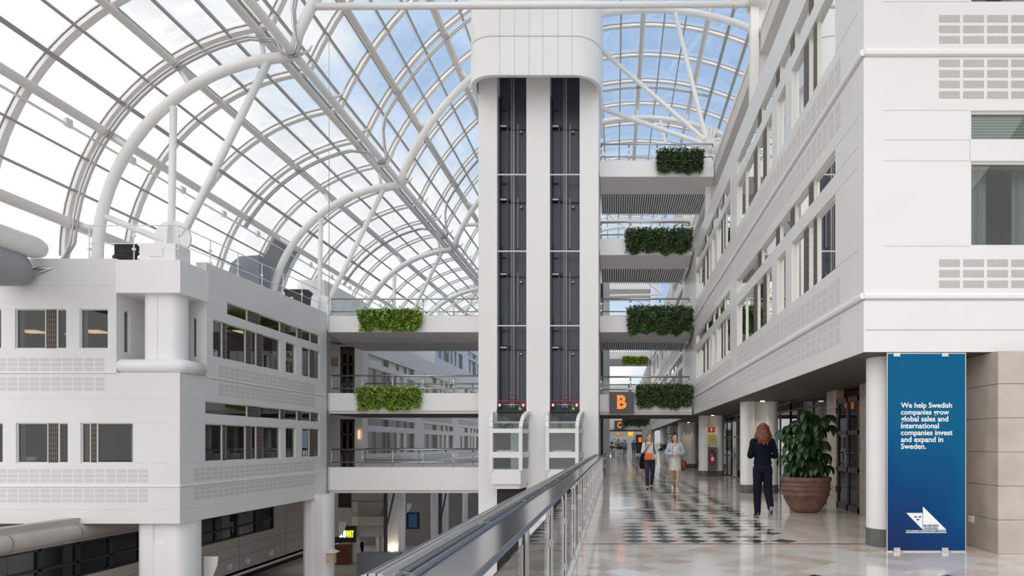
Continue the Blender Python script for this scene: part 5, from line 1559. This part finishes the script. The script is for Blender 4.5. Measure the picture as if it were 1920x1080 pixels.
def person(name_label, loc, rz, J, height, look, parts, category='person'):
    """J: joints in a 1.70 m frame with the front towards -Y. parts: callable that adds clothing"""
    t_ = thing('person', name_label, category, loc, rz)
    k = height / 1.70
    t_.scale = (k, k, k)
    b_ = MB()
    trunk(b_, [(0, 0, .84, .13, .09), (0, 0, .92, .155, .105), (0, 0, 1.04, .125, .085), (0, 0, 1.20, .14, .095), (0, 0, 1.34, .155, .09), (0, .005, 1.41, .10, .065), (0, .005, 1.45, .055, .055), (0, -.005, 1.53, .052, .055)])
    h = J['head']
    Mh = Matrix.Rotation(J.get('turn', 0), 3, 'Z') @ Matrix.Rotation(J.get('tilt', 0), 3, 'X')
    def H(x, y, z): return Vector(h) + Mh @ Vector((x, y, z))
    b_.ell(H(0, 0.01, 0.015), .074, .092, .098, Mh, 18, 12); b_.ell(H(0, -.02, -.045), .055, .068, .066, Mh, 14, 10)
    limb(b_, [H(0, -.088, .012), H(0, -.104, -.016)], [.009, .014], 8, 2)      # nose
    b_.ell(H(0, -.082, -.056), .024, .010, .008, Mh, 10, 6)                     # lips
    b_.ell(H(0, -.072, -.092), .022, .016, .014, Mh, 10, 6)                     # chin
    for s in (-1, 1):
        b_.ell(H(s * .076, .012, -.005), .010, .018, .030, Mh, 8, 6)            # ears
        b_.ell(H(s * .03, -.083, .026), .020, .008, .005, Mh, 8, 6)             # brow
    for s in ('l', 'r'):
        sh, el, wr, hd_, hn = J['arm_' + s]
        limb(b_, [(sh[0] * .6, sh[1], sh[2] + .01), sh, [(a + c) / 2 for a, c in zip(sh, el)], el, [(a * .6 + c * .4) for a, c in zip(el, wr)], wr], [.045, .048, .040, .034, .036, .022])
        hand(b_, wr, hd_, hn, 1 if s == 'l' else -1, J.get('curl', .5))
        hp, kn, an, toe = J['leg_' + s]
        limb(b_, [hp, [(a + c) / 2 for a, c in zip(hp, kn)], kn, [a * .65 + c * .35 for a, c in zip(kn, an)], an], [.088, .072, .052, .052, .034])
        limb(b_, [an, [(a + c) / 2 for a, c in zip(an, toe)], toe], [.036, .034, .026], 10, 2)
    bo = b_.build('body', 'skin', t_); fuse(bo, 0.0055, 2)
    e_ = MB()
    for s in (-1, 1): e_.ell(H(s * .030, -.0815, .008), .012, .007, .006, Mh, 8, 6)
    e_.build('eyes', 'black', t_)
    parts(t_, J, H, Mh)
    return t_
def legs_cloth(t_, J, m, r0=.098, rk=.066, ra=.052, end=1.0, name='trousers', top=1.02, waist=.135, hip=.168):
    c = MB(); trunk(c, [(0, 0, .82, .12, .10), (0, 0, .90, hip, .122), (0, 0, top, waist, .10)])
    for s in ('l', 'r'):
        hp, kn, an, toe = J['leg_' + s]
        e1 = [a * (1 - end) + b2 * end for a, b2 in zip(kn, an)]
        limb(c, [hp, [(a + b2) / 2 for a, b2 in zip(hp, kn)], kn, [(a + b2) / 2 for a, b2 in zip(kn, e1)], e1], [r0, .085, rk, (rk + ra) / 2 + .004, ra])
    return fuse(c.build(name, m, t_), .008, 2, .010)
def shoe(t_, an, toe, m, sole='sole_grey', s=1.0):
    an = Vector(an); toe = Vector(toe); d = (toe - an); f = Vector((d.x, d.y, d.z)).normalized()
    dn = Vector((0, 0, -1)); dn = (dn - f * dn.dot(f)).normalized()
    heel = an - f * .035 + dn * .03
    c = MB(); limb(c, [heel, an + dn * .025 + f * .05, toe + dn * .0, toe + f * .05], [.036 * s, .040 * s, .038 * s, .026 * s], 10, 3)
    limb(c, [an + Vector((0, 0, .02)), an + dn * .02], [.036, .038], 10, 2)
    fuse(c.build('shoe', m, t_), .007, 1)
    c = MB(); c.bar(heel - f * .02 + dn * .036, toe + f * .06 + dn * .022, .066, .018, dn); c.build('shoe_sole', sole, t_)

# woman in navy, walking away
def p_navy():
    J = dict(head=(0, .01, 1.585), turn=0, tilt=0.05,
             arm_l=((.165, .0, 1.385), (.235, .02, 1.12), (.13, -.20, 1.14), (-.5, -.8, .2), (0, 0, 1)),
             arm_r=((-.165, .0, 1.385), (-.235, .02, 1.12), (-.13, -.20, 1.14), (.5, -.8, .2), (0, 0, 1)),
             leg_l=((.085, 0, .88), (.085, -.06, .50), (.09, -.02, .09), (.10, -.14, .04)),
             leg_r=((-.085, 0, .88), (-.09, .02, .50), (-.085, .28, .20), (-.085, .24, .07)))
    def parts(t_, J, H, Mh):
        legs_cloth(t_, J, 'navy_trouser', ra=.055, rk=.075, hip=.175)
        c = MB(); trunk(c, [(0, 0, .97, .155, .115), (0, 0, 1.0, .17, .125), (0, 0, 1.06, .15, .112), (0, 0, 1.20, .158, .118), (0, 0, 1.34, .178, .108), (0, .005, 1.42, .12, .078), (0, .005, 1.46, .06, .062)])
        for s in ('l', 'r'):
            sh, el, wr, _, _ = J['arm_' + s]
            limb(c, [(sh[0] * .6, 0, 1.385), sh, [(a + b2) / 2 for a, b2 in zip(sh, el)], el, wr], [.055, .060, .055, .050, .036])
        fuse(c.build('sweater', 'navy_knit', t_), .008, 2, .010)
        c = MB(); c.ell(H(0, .028, .038), .092, .098, .092, None, 16, 10)
        rd = random.Random(4)
        for i in range(26):
            a = R(-15 + 210 * i / 25); x = .085 * math.cos(a); y = .03 + .085 * math.sin(a)
            L = rd.uniform(.24, .32) if 30 < math.degrees(a) < 150 else .20
            pts = [(x * .9, .01 + y * .95, 1.64), (x * 1.1, y * 1.1, 1.57), (x * 1.32 + rd.uniform(-.01, .01), y * 1.22, 1.50), (x * 1.45 + rd.uniform(-.014, .014), y * 1.3 + .01, 1.44), (x * 1.25 + rd.uniform(-.02, .02), y * 1.25 + .01, 1.64 - L)]
            limb(c, pts, [.03, .03, .032, .026, .012], 7, 3)
        fuse(c.build('hair', 'hair_red', t_), .007, 1, .026)
        for s in ('l', 'r'): shoe(t_, J['leg_' + s][2], J['leg_' + s][3], 'shoe_black')
    person('person with long red hair in navy sweater and trousers, walking away by the big plant', (px(1430, 12.75), 12.75, 0), PI, J, 1.76, None, parts)
p_navy()
def p_pair():
    # left of the pair: light shirt, dark trousers, orange bag
    J = dict(head=(0, -.01, 1.585), turn=0.05, tilt=-0.03, curl=.8,
             arm_l=((.165, 0, 1.385), (.20, .03, 1.12), (.19, -.02, .88), (0, -.1, -1), (-1, 0, 0)),
             arm_r=((-.165, 0, 1.385), (-.215, -.02, 1.14), (-.10, -.16, 1.30), (.3, -.2, .9), (0, 1, 0)),
             leg_l=((.085, 0, .88), (.09, .04, .50), (.06, .20, .12), (.06, .11, .06)),
             leg_r=((-.085, 0, .88), (-.08, -.10, .50), (-.07, -.12, .09), (-.075, -.25, .05)))
    def parts(t_, J, H, Mh):
        legs_cloth(t_, J, 'grey_trouser', end=.82, ra=.050, rk=.062, r0=.092, hip=.165)
        c = MB(); trunk(c, [(0, -.01, .92, .155, .115), (0, -.01, .98, .165, .122), (0, 0, 1.08, .145, .108), (0, 0, 1.22, .158, .118), (0, 0, 1.34, .175, .105), (0, .005, 1.42, .11, .076), (0, .01, 1.45, .062, .06)])
        for s in ('l', 'r'):
            sh, el, wr, _, _ = J['arm_' + s]; w2 = [a * .35 + b2 * .65 for a, b2 in zip(el, wr)]
            limb(c, [(sh[0] * .6, 0, 1.385), sh, [(a + b2) / 2 for a, b2 in zip(sh, el)], el, w2], [.052, .056, .050, .045, .038])
        fuse(c.build('shirt', 'white_shirt', t_), .008, 2, .012)
        c = MB(); c.ell(H(0, .022, .04), .082, .09, .078, None, 14, 9); c.ell(H(0, .05, -.02), .07, .06, .08, None, 12, 8)
        fuse(c.build('hair', 'hair_brown', t_), .009, 1)
        for s in ('l', 'r'): shoe(t_, J['leg_' + s][2], J['leg_' + s][3], 'shoe_black', 'sole_grey', .9)
    loc1 = (px(1218, 20.4), 20.4, 0)
    t_ = person('person in a pale shirt and dark trousers with an orange shoulder bag, walking towards us', loc1, 0, J, 1.68, None, parts)
    k = 1.68 / 1.7
    b_ = thing('backpack', 'black backpack worn by the person with the orange bag', 'backpack', (loc1[0], loc1[1], 1.2))
    c = MB(); c.ell((0, .19, -.02), .14, .08, .20, None, 14, 10); c.build('pack', 'black', b_)
    for s in (-1, 1):
        MB().tube([(s * .12, .14, .14), (s * .125, 0.02, .235), (s * .115, -.115, .16), (s * .12, -.13, .02), (s * .165, -.02, -.10), (s * .14, .14, -.14)], .017, 7).build('strap', 'black', b_)
    b_ = thing('shoulder_bag', 'orange leather shoulder bag at the front of the person in the pale shirt', 'bag', (loc1[0] - .035, loc1[1] - .17, 1.0))
    m_ = MB(); m_.box(-.115, .115, -.045, .045, -.10, .10); bo = m_.build('bag_body', 'orange_leather', b_); bv = bo.modifiers.new('b', 'BEVEL'); bv.width = .025; bv.segments = 3
    m_ = MB(); m_.box(-.118, .118, -.058, -.046, -.02, .105); bo = m_.build('flap', 'orange_leather', b_); bv = bo.modifiers.new('b', 'BEVEL'); bv.width = .008
    MB().tube([(-.11, 0, .09), (-.05, .03, .25), (.06, .06, .38), (.12, .14, .43)], .010, 6).build('strap', 'orange_leather', b_)
    b_ = thing('folded_jacket', 'dark jacket draped over the arm of the person in the pale shirt', 'jacket', (loc1[0] - .22, loc1[1] + .02, .95))
    c = MB(); trunk(c, [(.02, 0, -.32, .05, .05), (0, 0, -.25, .085, .075), (0, 0, -.05, .08, .07), (.03, -.02, .12, .06, .06), (.05, -.02, .18, .03, .04)]); fuse(c.build('cloth', 'navy_knit', b_), .01, 1, .02)
    # right of the pair: denim jacket, pale short dress
    J2 = dict(head=(0, -.01, 1.585), turn=-.05, tilt=-.03, curl=.9,
              arm_l=((.17, 0, 1.385), (.255, .0, 1.13), (.09, -.20, 1.10), (-.8, -.5, .1), (0, .3, -1)),
              arm_r=((-.17, 0, 1.385), (-.265, .0, 1.13), (-.07, -.22, 1.09), (.8, -.4, .0), (0, .3, -1)),
              leg_l=((.08, 0, .88), (.075, -.10, .50), (.045, -.12, .09), (.045, -.25, .05)),
              leg_r=((-.08, 0, .88), (-.075, .05, .50), (-.07, .22, .16), (-.07, .14, .07)))
    def parts2(t_, J, H, Mh):
        c = MB(); trunk(c, [(0, 0, .60, .185, .15), (0, 0, .72, .18, .145), (0, 0, .90, .175, .13), (0, 0, 1.06, .135, .105), (0, 0, 1.22, .145, .112), (0, 0, 1.33, .13, .095), (0, 0, 1.37, .09, .07)])
        fuse(c.build('dress', 'dress_pale', t_), .008, 2, .018)
        c = MB()
        for s in (-1, 1):
            pts = []
            trunk(c, [(s * .125, .03, .78, .065, .12), (s * .12, .02, .95, .065, .125), (s * .10, .01, 1.15, .072, .122), (s * .10, .01, 1.32, .085, .11), (s * .085, .01, 1.40, .075, .085)])
        trunk(c, [(0, .095, .80, .15, .045), (0, .085, 1.1, .15, .05), (0, .06, 1.36, .15, .055), (0, .04, 1.43, .09, .05)])
        for s in ('l', 'r'):
            sh, el, wr, _, _ = J['arm_' + s]; w2 = [a * .35 + b2 * .65 for a, b2 in zip(el, wr)]
            limb(c, [(sh[0] * .6, 0, 1.385), sh, [(a + b2) / 2 for a, b2 in zip(sh, el)], el, w2], [.06, .068, .064, .060, .050])
        fuse(c.build('jacket', 'denim_light', t_), .008, 2, .018)
        c = MB(); c.ell(H(0, .022, .04), .082, .09, .078, None, 14, 9); c.ell(H(0, .07, .02), .06, .05, .06, None, 12, 8)
        fuse(c.build('hair', 'hair_brown', t_), .009, 1)
        for s in ('l', 'r'): shoe(t_, J['leg_' + s][2], J['leg_' + s][3], 'shoe_white', 'white_print', .95)
    loc2 = (px(1266, 20.4), 20.4, 0)
    person('person in a pale denim jacket and short light dress, walking towards us', loc2, 0, J2, 1.66, None, parts2)
    b_ = thing('handbag', 'brown leather handbag hanging at the side of the person in the denim jacket', 'bag', (loc2[0] + .25, loc2[1] + .03, .82))
    c = MB(); c.ell((0, 0, -.08), .10, .06, .17, None, 14, 9); c.build('bag_body', 'brown_leather', b_)
    MB().tube([(-.03, 0, .06), (-.03, 0, .35), (-.08, .0, .58)], .012, 6).build('strap', 'black', b_)
p_pair()
def p_far():
    J = dict(head=(0, 0, 1.585), arm_l=((.165, 0, 1.385), (.21, .04, 1.12), (.22, -.02, .88), (0, 0, -1), (-1, 0, 0)), arm_r=((-.165, 0, 1.385), (-.21, -.04, 1.12), (-.22, 0, .88), (0, 0, -1), (1, 0, 0)),
             leg_l=((.085, 0, .88), (.09, -.08, .50), (.09, -.10, .09), (.09, -.2, .04)), leg_r=((-.085, 0, .88), (-.09, .03, .5), (-.09, .18, .12), (-.09, .1, .05)))
    for (x, y, rz, m, h, lb) in ((1172, 74, PI, 'shirt_blue', 1.75, 'distant person in a light blue shirt and jeans, walking away down the mall'), (1188, 74.5, PI, 'teal_shirt', 1.75, 'distant person in a dark teal shirt and jeans, walking away down the mall')):
        def parts(t_, J, H, Mh):
            legs_cloth(t_, J, 'denim_blue', hip=.16)
            c = MB(); trunk(c, [(0, 0, .94, .165, .12), (0, 0, 1.2, .16, .118), (0, 0, 1.34, .18, .105), (0, 0, 1.43, .1, .07)])
            for s in ('l', 'r'):
                sh, el, wr, _, _ = J['arm_' + s]
                limb(c, [(sh[0] * .6, 0, 1.385), sh, el], [.055, .06, .05])
            fuse(c.build('shirt', m, t_), .012, 1)
            c = MB(); c.ell(H(0, .02, .035), .083, .09, .08, None, 12, 8); c.build('hair', 'hair_brown', t_)
            for s in ('l', 'r'): shoe(t_, J['leg_' + s][2], J['leg_' + s][3], 'shoe_black')
        person(lb, (px(x, y), y, 0), rz, J, h, None, parts)
p_far()

# ------------------------------------------------------------------ far end of the walkway
def far_end():
    # pillar and dark glazing of the next shaft, just right behind the lift tower
    o = MB().box(px(1131, 34), px(1143, 34), 34, 34.6, -0.4, 9.4).build('far_pillar', 'white'); tag(o, 'slim white pillar just behind the right edge of the lift tower', 'pillar'); o['kind'] = 'structure'
    o = MB().box(px(1118, 34), px(1131, 34) - .005, 34.1, 34.5, -0.4, 9.4).build('dark_panel', 'navy_shaft'); o['kind'] = 'structure'; tag(o, 'dark navy glazing strip beside the slim white pillar', 'panel')
    # stone-clad pier and dark lintels where the mall narrows
    o = MB().box(px(1205, 61.5), px(1226, 61.5), 61.6, 63.0, 0, 2.6).build('wall', 'taupe'); structure(o)
    o = MB(); o.box(-5.0, -0.92, 62.2, 66, ZLOW, 17.0); structure(o.build('wall', 'white'))
    o = MB(); o.box(3.2, 3.5, 62.2, 66.4, 9.5, 17.0); structure(o.build('wall', 'white'))
    o = MB(); o.box(-1.0, 4.0, 66.3, 70, 2.6, 3.0); structure(o.build('ceiling', 'dark_soffit'))
    o = MB(); o.box(-1.0, 4.2, 84, 84.3, 2.25, 3.3); structure(o.build('wall_far', 'white'))
    o = MB(); o.box(-2.4, 9, 122, 122.3, 0, 6); structure(o.build('wall_far', 'room_wall'))
    o = MB(); o.box(3.3, 3.6, 63.0, 122, 0, 9.5); structure(o.build('wall_right_far', 'taupe'))
    o = MB(); o.box(-2.6, -2.4, 70, 122, 0, 9.5); structure(o.build('wall_left_end', 'beige'))
    # shop signs and displays
    def sg(x0, x1, y0, y1, Y, m, lb, name='shop_sign'):
        q = MB().box(px(x0, Y), px(x1, Y), -0.08, 0, pz(y1, Y), pz(y0, Y)).build(name, m, loc=(0, Y, 0)); tag(q, lb, 'sign'); return q
    sg(1178, 1186.5, 810, 817, 84.0, 'yellow_sign', 'small yellow lit sign far down the mall')
    sg(1157, 1162, 811, 816, 84.0, 'orange', 'tiny orange lit sign, farthest left down the mall')
    sg(1197, 1203, 820, 829, 80.12, 'orange', 'orange poster far down the mall on the right side', 'poster')
    sg(1192, 1206, 815, 850, 80.2, 'charcoal', 'dark display wall behind the orange poster', 'display_wall')
    for k, (x, Y) in enumerate(((1149, 78), (1160, 90), (1166, 82))):
        u = thing('planter', ['leafy planter at the far left end of the walkway', 'leafy planter far off, left of the distant pair', 'farthest leafy planter beside the distant pair'][k], 'plant', (px(x, Y), Y, 0))
        MB().lathe((0, 0, 0), [(0.25, 0), (0.35, 0.6)], 12).build('pot', 'beige', u)
        leaves(u, 'foliage', 150, lambda rd: (rd.gauss(0, .25), rd.gauss(0, .2), .7 + abs(rd.gauss(0, .5))), .22, 'leaf', 50 + k)
    sg(1222, 1228, 800, 804, 61.0, 'screen', 'small teal sign under the C bridge', 'exit_sign').data.materials[0] = MAT['screen']
far_end()

# ------------------------------------------------------------------ lower mall, seen under the left building and bridges
def lower_mall():
    XW = -14.5
    zt, zb = -1.26, -2.22
    wins = [(16.0, 20.9), (23.45, 29.0)]
    mb = MB(); wall_cells(mb, 'X', XW - 0.3, XW, 12, 31.7, -3.6, -0.62, [(a, b2, zb, zt) for a, b2 in wins] )
    w = structure(mb.build('wall_lower', 'taupe'))
    for y in (14.2, 22.3, 26.3, 30.0):
        m_ = MB(); m_.box(XW - .01, XW + .003, y - .008, y + .008, -3.6, -0.62); m_.build('panel_joint', 'charcoal', w)
    for z in (-2.55, -2.95): joint('X', XW, 1, 12, 31.7, z, w, .012, m='charcoal', prot=.003)
    m_ = MB(); m_.tube([(XW - .02, 12, -1.0), (XW - .02, 23.2, -1.0)], 0.23, 18); bn = m_.build('bullnose', 'taupe', w)
    for y in (14.4, 16.2, 18.3, 20.4):
        m_ = MB(); m_.tube([(XW - .02, y, -1.0), (XW - .02, y + .015, -1.0)], 0.233, 20); m_.build('bullnose_joint', 'charcoal', bn)
    for (a, b2) in wins:
        WN[0] += 1; r_ = sempty('window_%d' % WN[0])
        m_ = MB(); n_ = 4
        for i in range(n_ + 1):
            yy = a + (b2 - a) * i / n_; m_.box(XW - .12, XW - .02, yy - .05, yy + .05, zb, zt)
        for z in (zb, zb + .38, zt - .06): m_.box(XW - .12, XW - .02, a, b2, z, z + .06)
        m_.build('window_frame', 'black', r_)
        MB().box(XW - .08, XW - .075, a, b2, zb, zt).build('pane', 'pane', r_)
        for q_ in range(3):
            s0 = a + (b2 - a) * (q_ + .35) / 3; N = 24; g = MB(); vs = []
            for i in range(N + 1):
                for zz in (zb, zt): vs.append((XW - .35 - .03 * math.sin(i * 1.7), s0 + i * .035, zz))
            g.add(vs, [(2 * i, 2 * i + 1, 2 * i + 3, 2 * i + 2) for i in range(N)], True); g.build('curtain', 'curtain', r_)
    mb = MB(); mb.box(XW - 2.5, XW - 2.4, 12, 31.7, -3.6, -.7); structure(mb.build('wall_back', 'room_wall'))
    mb = MB(); mb.box(XW - 2.5, XW - 0.0, 12, 31.7, -3.7, -3.5); structure(mb.build('ceiling', 'beige'))
    # indoor tree seen through the second window
    u = thing('indoor_tree', 'green tree leaves behind the black-framed lower window', 'plant', (XW - 1.25, 26.2, -3.5))
    MB().tube([(0, 0, 0), (0, 0, 1.2)], .05, 8).build('trunk', 'stem', u)
    leaves(u, 'foliage', 700, lambda rd: (max(-.6, min(.5, rd.gauss(0, .25))), rd.gauss(0, 1.1), max(1.0, min(2.6, 1.85 + rd.gauss(0, .32)))), .16, 'leaf_bright', 77)
    # round spotlights on the panel
    for k, x in enumerate((431, 465, 509)):
        Y = 14.45 * 1280 / (1154 - x); z = pz((1063, 1052, 1037)[k], Y)
        m_ = MB(); pts = []
        m_.tube([(0, 0, 0), (.08, 0, 0)], .13, 16)
        o = m_.build('round_lamp', 'beige', loc=(XW, Y, z)); MB().tube([(.08, 0, 0), (.09, 0, 0)], .09, 14).build('lens', 'cream_steel', o)
        tag(o, ['round wall lamp on the lower beige panel, nearest', 'round wall lamp on the lower beige panel, middle of three', 'round wall lamp on the lower beige panel, farthest of three'][k], 'lamp')
    # shops under
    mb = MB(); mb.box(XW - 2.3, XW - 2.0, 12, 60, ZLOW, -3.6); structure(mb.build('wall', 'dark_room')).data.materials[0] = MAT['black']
    # columns
    pr = column_profile(1.45, 0.32, 1.1, 0.06)
    q = [('white twin-lobed column under the corner of the left building', (px(316, 19.2), 19.3)), ('white column under the far end of the left building, panelled front', (px(594, 27.0), 27.2))]
    for lb, (x, y) in q:
        t_ = thing('column', lb, 'column', (x, y, 0)); t_['kind'] = 'structure'
        MB().poly_z(pr if y < 20 else [(a * .78, b2 * .8) for a, b2 in pr], ZLOW, -.62).build('shaft', 'white', t_)
        MB().box(-.28, .28, -.53 if y < 20 else -.42, -.3, -3.2, -1.3 if y > 20 else -1.35).build('recess_panel', 'white', t_)
    # curved white fins (uplighter sails)
    for k, (x, y, zc) in enumerate(((px(375, 20), 20.2, -1.95), (px(628, 30), 30.4, -2.1), (px(763, 34), 34.0, -1.6))):
        f_ = (1, .8, .55)[k]; pts = [(a_ * f_, c_ * f_) for a_, c_ in [(0, 0), (.42, 0), (.38, -.3), (.25, -.6), (0, -.85)]]
        o = MB().poly_y(pts, -.02, .02).build('sail_uplighter', 'white', loc=(x, y, zc))
        tag(o, ['curved white sail-shaped uplighter beside the near lower column', 'curved white sail-shaped uplighter beside the second lower column', 'curved white sail-shaped uplighter on the lower columns under the bridge'][k], 'light')
    # columns and panels further in, under the left bridges
    for k, (x0, x1, y, lb) in enumerate(((747, 760, 33, 'round white column under the bridge, nearest of the lower row'), (808, 823, 36, 'round white column under the bridge, second of the lower row'), (830, 841, 36.5, 'slim white column under the bridge, third of the lower row'), (867, 877, 38, 'slim white column under the bridge next to the lift tower'))):
        r_ = (px(x1, y) - px(x0, y)) / 2
        o = MB().lathe((0, 0, 0), [(r_, 0), (r_, 4.3)], 24).build('column', 'white', loc=((px(x0, y) + px(x1, y)) / 2, y, ZLOW)); o['kind'] = 'structure'; tag(o, lb, 'column')
    # white wall panel with an uplight
    Y = 33.5
    o = MB().box(px(725, Y), px(747, Y), Y, Y + .3, ZLOW, -0.5).build('wall', 'white'); structure(o)
    u = thing('uplight', 'small lit uplighter on the white pier under the bridge', 'lamp', (px(736, Y), Y - .1, pz(1035, Y)))
    MB().lathe((0, 0, 0), [(.06, 0), (.12, .1)], 12).build('bowl', 'lamp_white', u)
    ld = bpy.data.lights.new('uplight_glow', 'POINT'); ld.energy = 4; ld.color = (1, .85, .6); ld.shadow_soft_size = .1
    lo = bpy.data.objects.new('uplight_glow', ld); COL.objects.link(lo); lo.location = (px(736, Y), Y - .25, pz(1028, Y))
    # braced dark frame
    for k, (x0, x1, y, lb) in enumerate(((722, 743, 32.6, 'dark steel brace under the bridge in front of the white pier'), (824, 841, 35.5, 'dark steel brace under the bridge farther right'))):
        t_ = thing('steel_brace', lb, 'brace', (px(x0, y), y, ZLOW))
        MB().box(-.05, .1, -.05, .05, 0, 4.05).build('upright', 'charcoal', t_)
        MB().bar((.05, 0, 1.9 + .0), (px(x1, y) - px(x0, y), 0, 4.05), .07, .07).build('diagonal', 'charcoal', t_)
    # shop wall with the sandwich shop sign, set diagonally
    t_ = sempty('wall')
    Y = 34.0
    MB().box(px(560, Y), px(722, Y), Y + .5, Y + .8, -1.9, -0.6).build('upper_panel', 'taupe', t_)
    MB().box(px(575, Y), px(722, Y), Y + .3, Y + .8, -3.3, -1.85).build('fascia', 'taupe', t_)
    for a, b2 in ((654, 664), (700, 706), (712, 721)): MB().box(px(a, Y), px(b2, Y), Y + .35, Y + .8, ZLOW, -2.2).build('pier', 'beige', t_)
    MB().box(px(600, Y), px(900, Y), Y + 6, Y + 6.2, ZLOW, -.6).build('back_wall', 'dark_room', t_)
    MB().box(px(627, Y), px(651, Y), Y + .48, Y + .56, -1.85, -.75).build('dark_window', 'black', t_)
    u = thing('shop_sign', 'black shop sign reading SUBWAY in white and yellow', 'sign', (px(626, 33.6), 34.18, 0), R(0))
    z = pz(1020, 33.6)
    MB().box(0, px(658, 33.6) - px(626, 33.6), 0, .1, z, z + .80).build('board', 'black', u)
    text_mesh('SUB', .05, -.03, z + .24, width=.34, height=.36, size=.4, depth=.03, bold=.008, m='subway_white', name='lettering', parent=u)
    text_mesh('WAY', .40, -.03, z + .24, width=.36, height=.36, size=.4, depth=.03, bold=.008, m='subway_yellow', name='lettering', parent=u)
    o = MB(); o.box(0, .8, 0, .5, 0, 1.0); 
    for q_ in range(5): o.box(-.01, .0, 0, .5, .1 + q_ * .18, .2 + q_ * .18)
    tag(o.build('shop_counter', 'wood_red', loc=(px(628, Y), Y - .3, ZLOW)), 'red-brown wooden shop counter under the black shop sign', 'counter')
    o = MB(); o.box(0, 1.9, 0, .6, 0, .95); tag(o.build('grey_counter', 'booth_grey', loc=(px(681, 32), 31.2, ZLOW)), 'grey counter on the lower floor near the uplit pier', 'counter')
    t_ = thing('balcony', 'curved beige balcony with a glass front above the shop', 'balcony', (px(683, 34), 34.2, -2.25))
    pts = [(-.75, .3), (-.7, 0), (-.3, -.25), (.3, -.3), (.8, -.2), (.95, .3)]
    MB().poly_z(pts, -.45, 0).build('slab', 'taupe', t_)
    m_ = MB(); m_.add([(p[0], p[1], 0) for p in pts] + [(p[0], p[1], .75) for p in pts], [(i, i + 1, i + 7, i + 6) for i in range(5)]); m_.build('glass', 'rail_glass', t_)
    MB().tube([(p[0], p[1], .76) for p in pts], .02, 6).build('rail', 'charcoal', t_)
    u = thing('screen', 'dark blue lit advertising screen hanging under the bridge', 'screen', (px(774, 35), 35, pz(992, 35)))
    MB().box(-.33, .33, 0, .08, 0, .85).build('case', 'black', u); MB().box(-.22, .22, -.01, 0, .08, .78).build('display', 'screen', u)
    # people far below
    J = dict(head=(0, 0, 1.585), arm_l=((.165, 0, 1.385), (.21, .04, 1.12), (.22, -.02, .88), (0, 0, -1), (-1, 0, 0)), arm_r=((-.165, 0, 1.385), (-.21, -.04, 1.12), (-.22, 0, .88), (0, 0, -1), (1, 0, 0)),
             leg_l=((.085, 0, .88), (.09, -.02, .50), (.09, 0, .09), (.09, -.12, .04)), leg_r=((-.085, 0, .88), (-.09, -.02, .5), (-.09, 0, .09), (-.09, -.12, .04)))
    def parts(t_, J, H, Mh):
        legs_cloth(t_, J, 'navy_trouser', hip=.16)
        c = MB(); trunk(c, [(0, 0, .94, .165, .12), (0, 0, 1.2, .16, .118), (0, 0, 1.34, .18, .105), (0, 0, 1.43, .1, .07)])
        for s in ('l', 'r'):
            sh, el, wr, _, _ = J['arm_' + s]; limb(c, [(sh[0] * .6, 0, 1.385), sh, el], [.055, .06, .05])
        fuse(c.build('shirt', 'shirt_blue', t_), .014, 1)
        c = MB(); c.ell(H(0, .02, .035), .083, .09, .08, None, 12, 8); c.build('hair', 'hair_brown', t_)
        for s in ('l', 'r'): shoe(t_, J['leg_' + s][2], J['leg_' + s][3], 'shoe_black')
    person('person in a blue shirt standing on the lower floor near the grey counter', (px(676, 35), 35, ZLOW), 0, J, 1.7, None, parts)
    # far lower wall
    o = MB(); o.box(-16, -.6, 58, 58.3, ZLOW, -.6); structure(o.build('wall', 'dark_room'))
    o = MB(); o.box(-11.5, -5.4, YB + .1, 75, -.62, -.56)
    # low white box structure seen behind the balustrade
    t_ = thing('kiosk_roof', 'white flat kiosk roof just below the walkway behind the balustrade', 'roof', (-1.6, 11.5, -1.9))
    MB().box(-.9, .75, -1.0, 3.0, -.15, 0).build('slab', 'white', t_)
    MB().box(-.6, .55, -.7, 2.7, -2.7, -.15).build('body', 'beige', t_)
    o = MB(); o.box(-0.25, .25, -.2, .2, 0, 3.3); tag(o.build('brick_pier', 'terracotta', loc=(-1.15, 7.2, ZLOW)), 'reddish-brown pier on the lower floor behind the near balustrade glass', 'pier')
lower_mall()
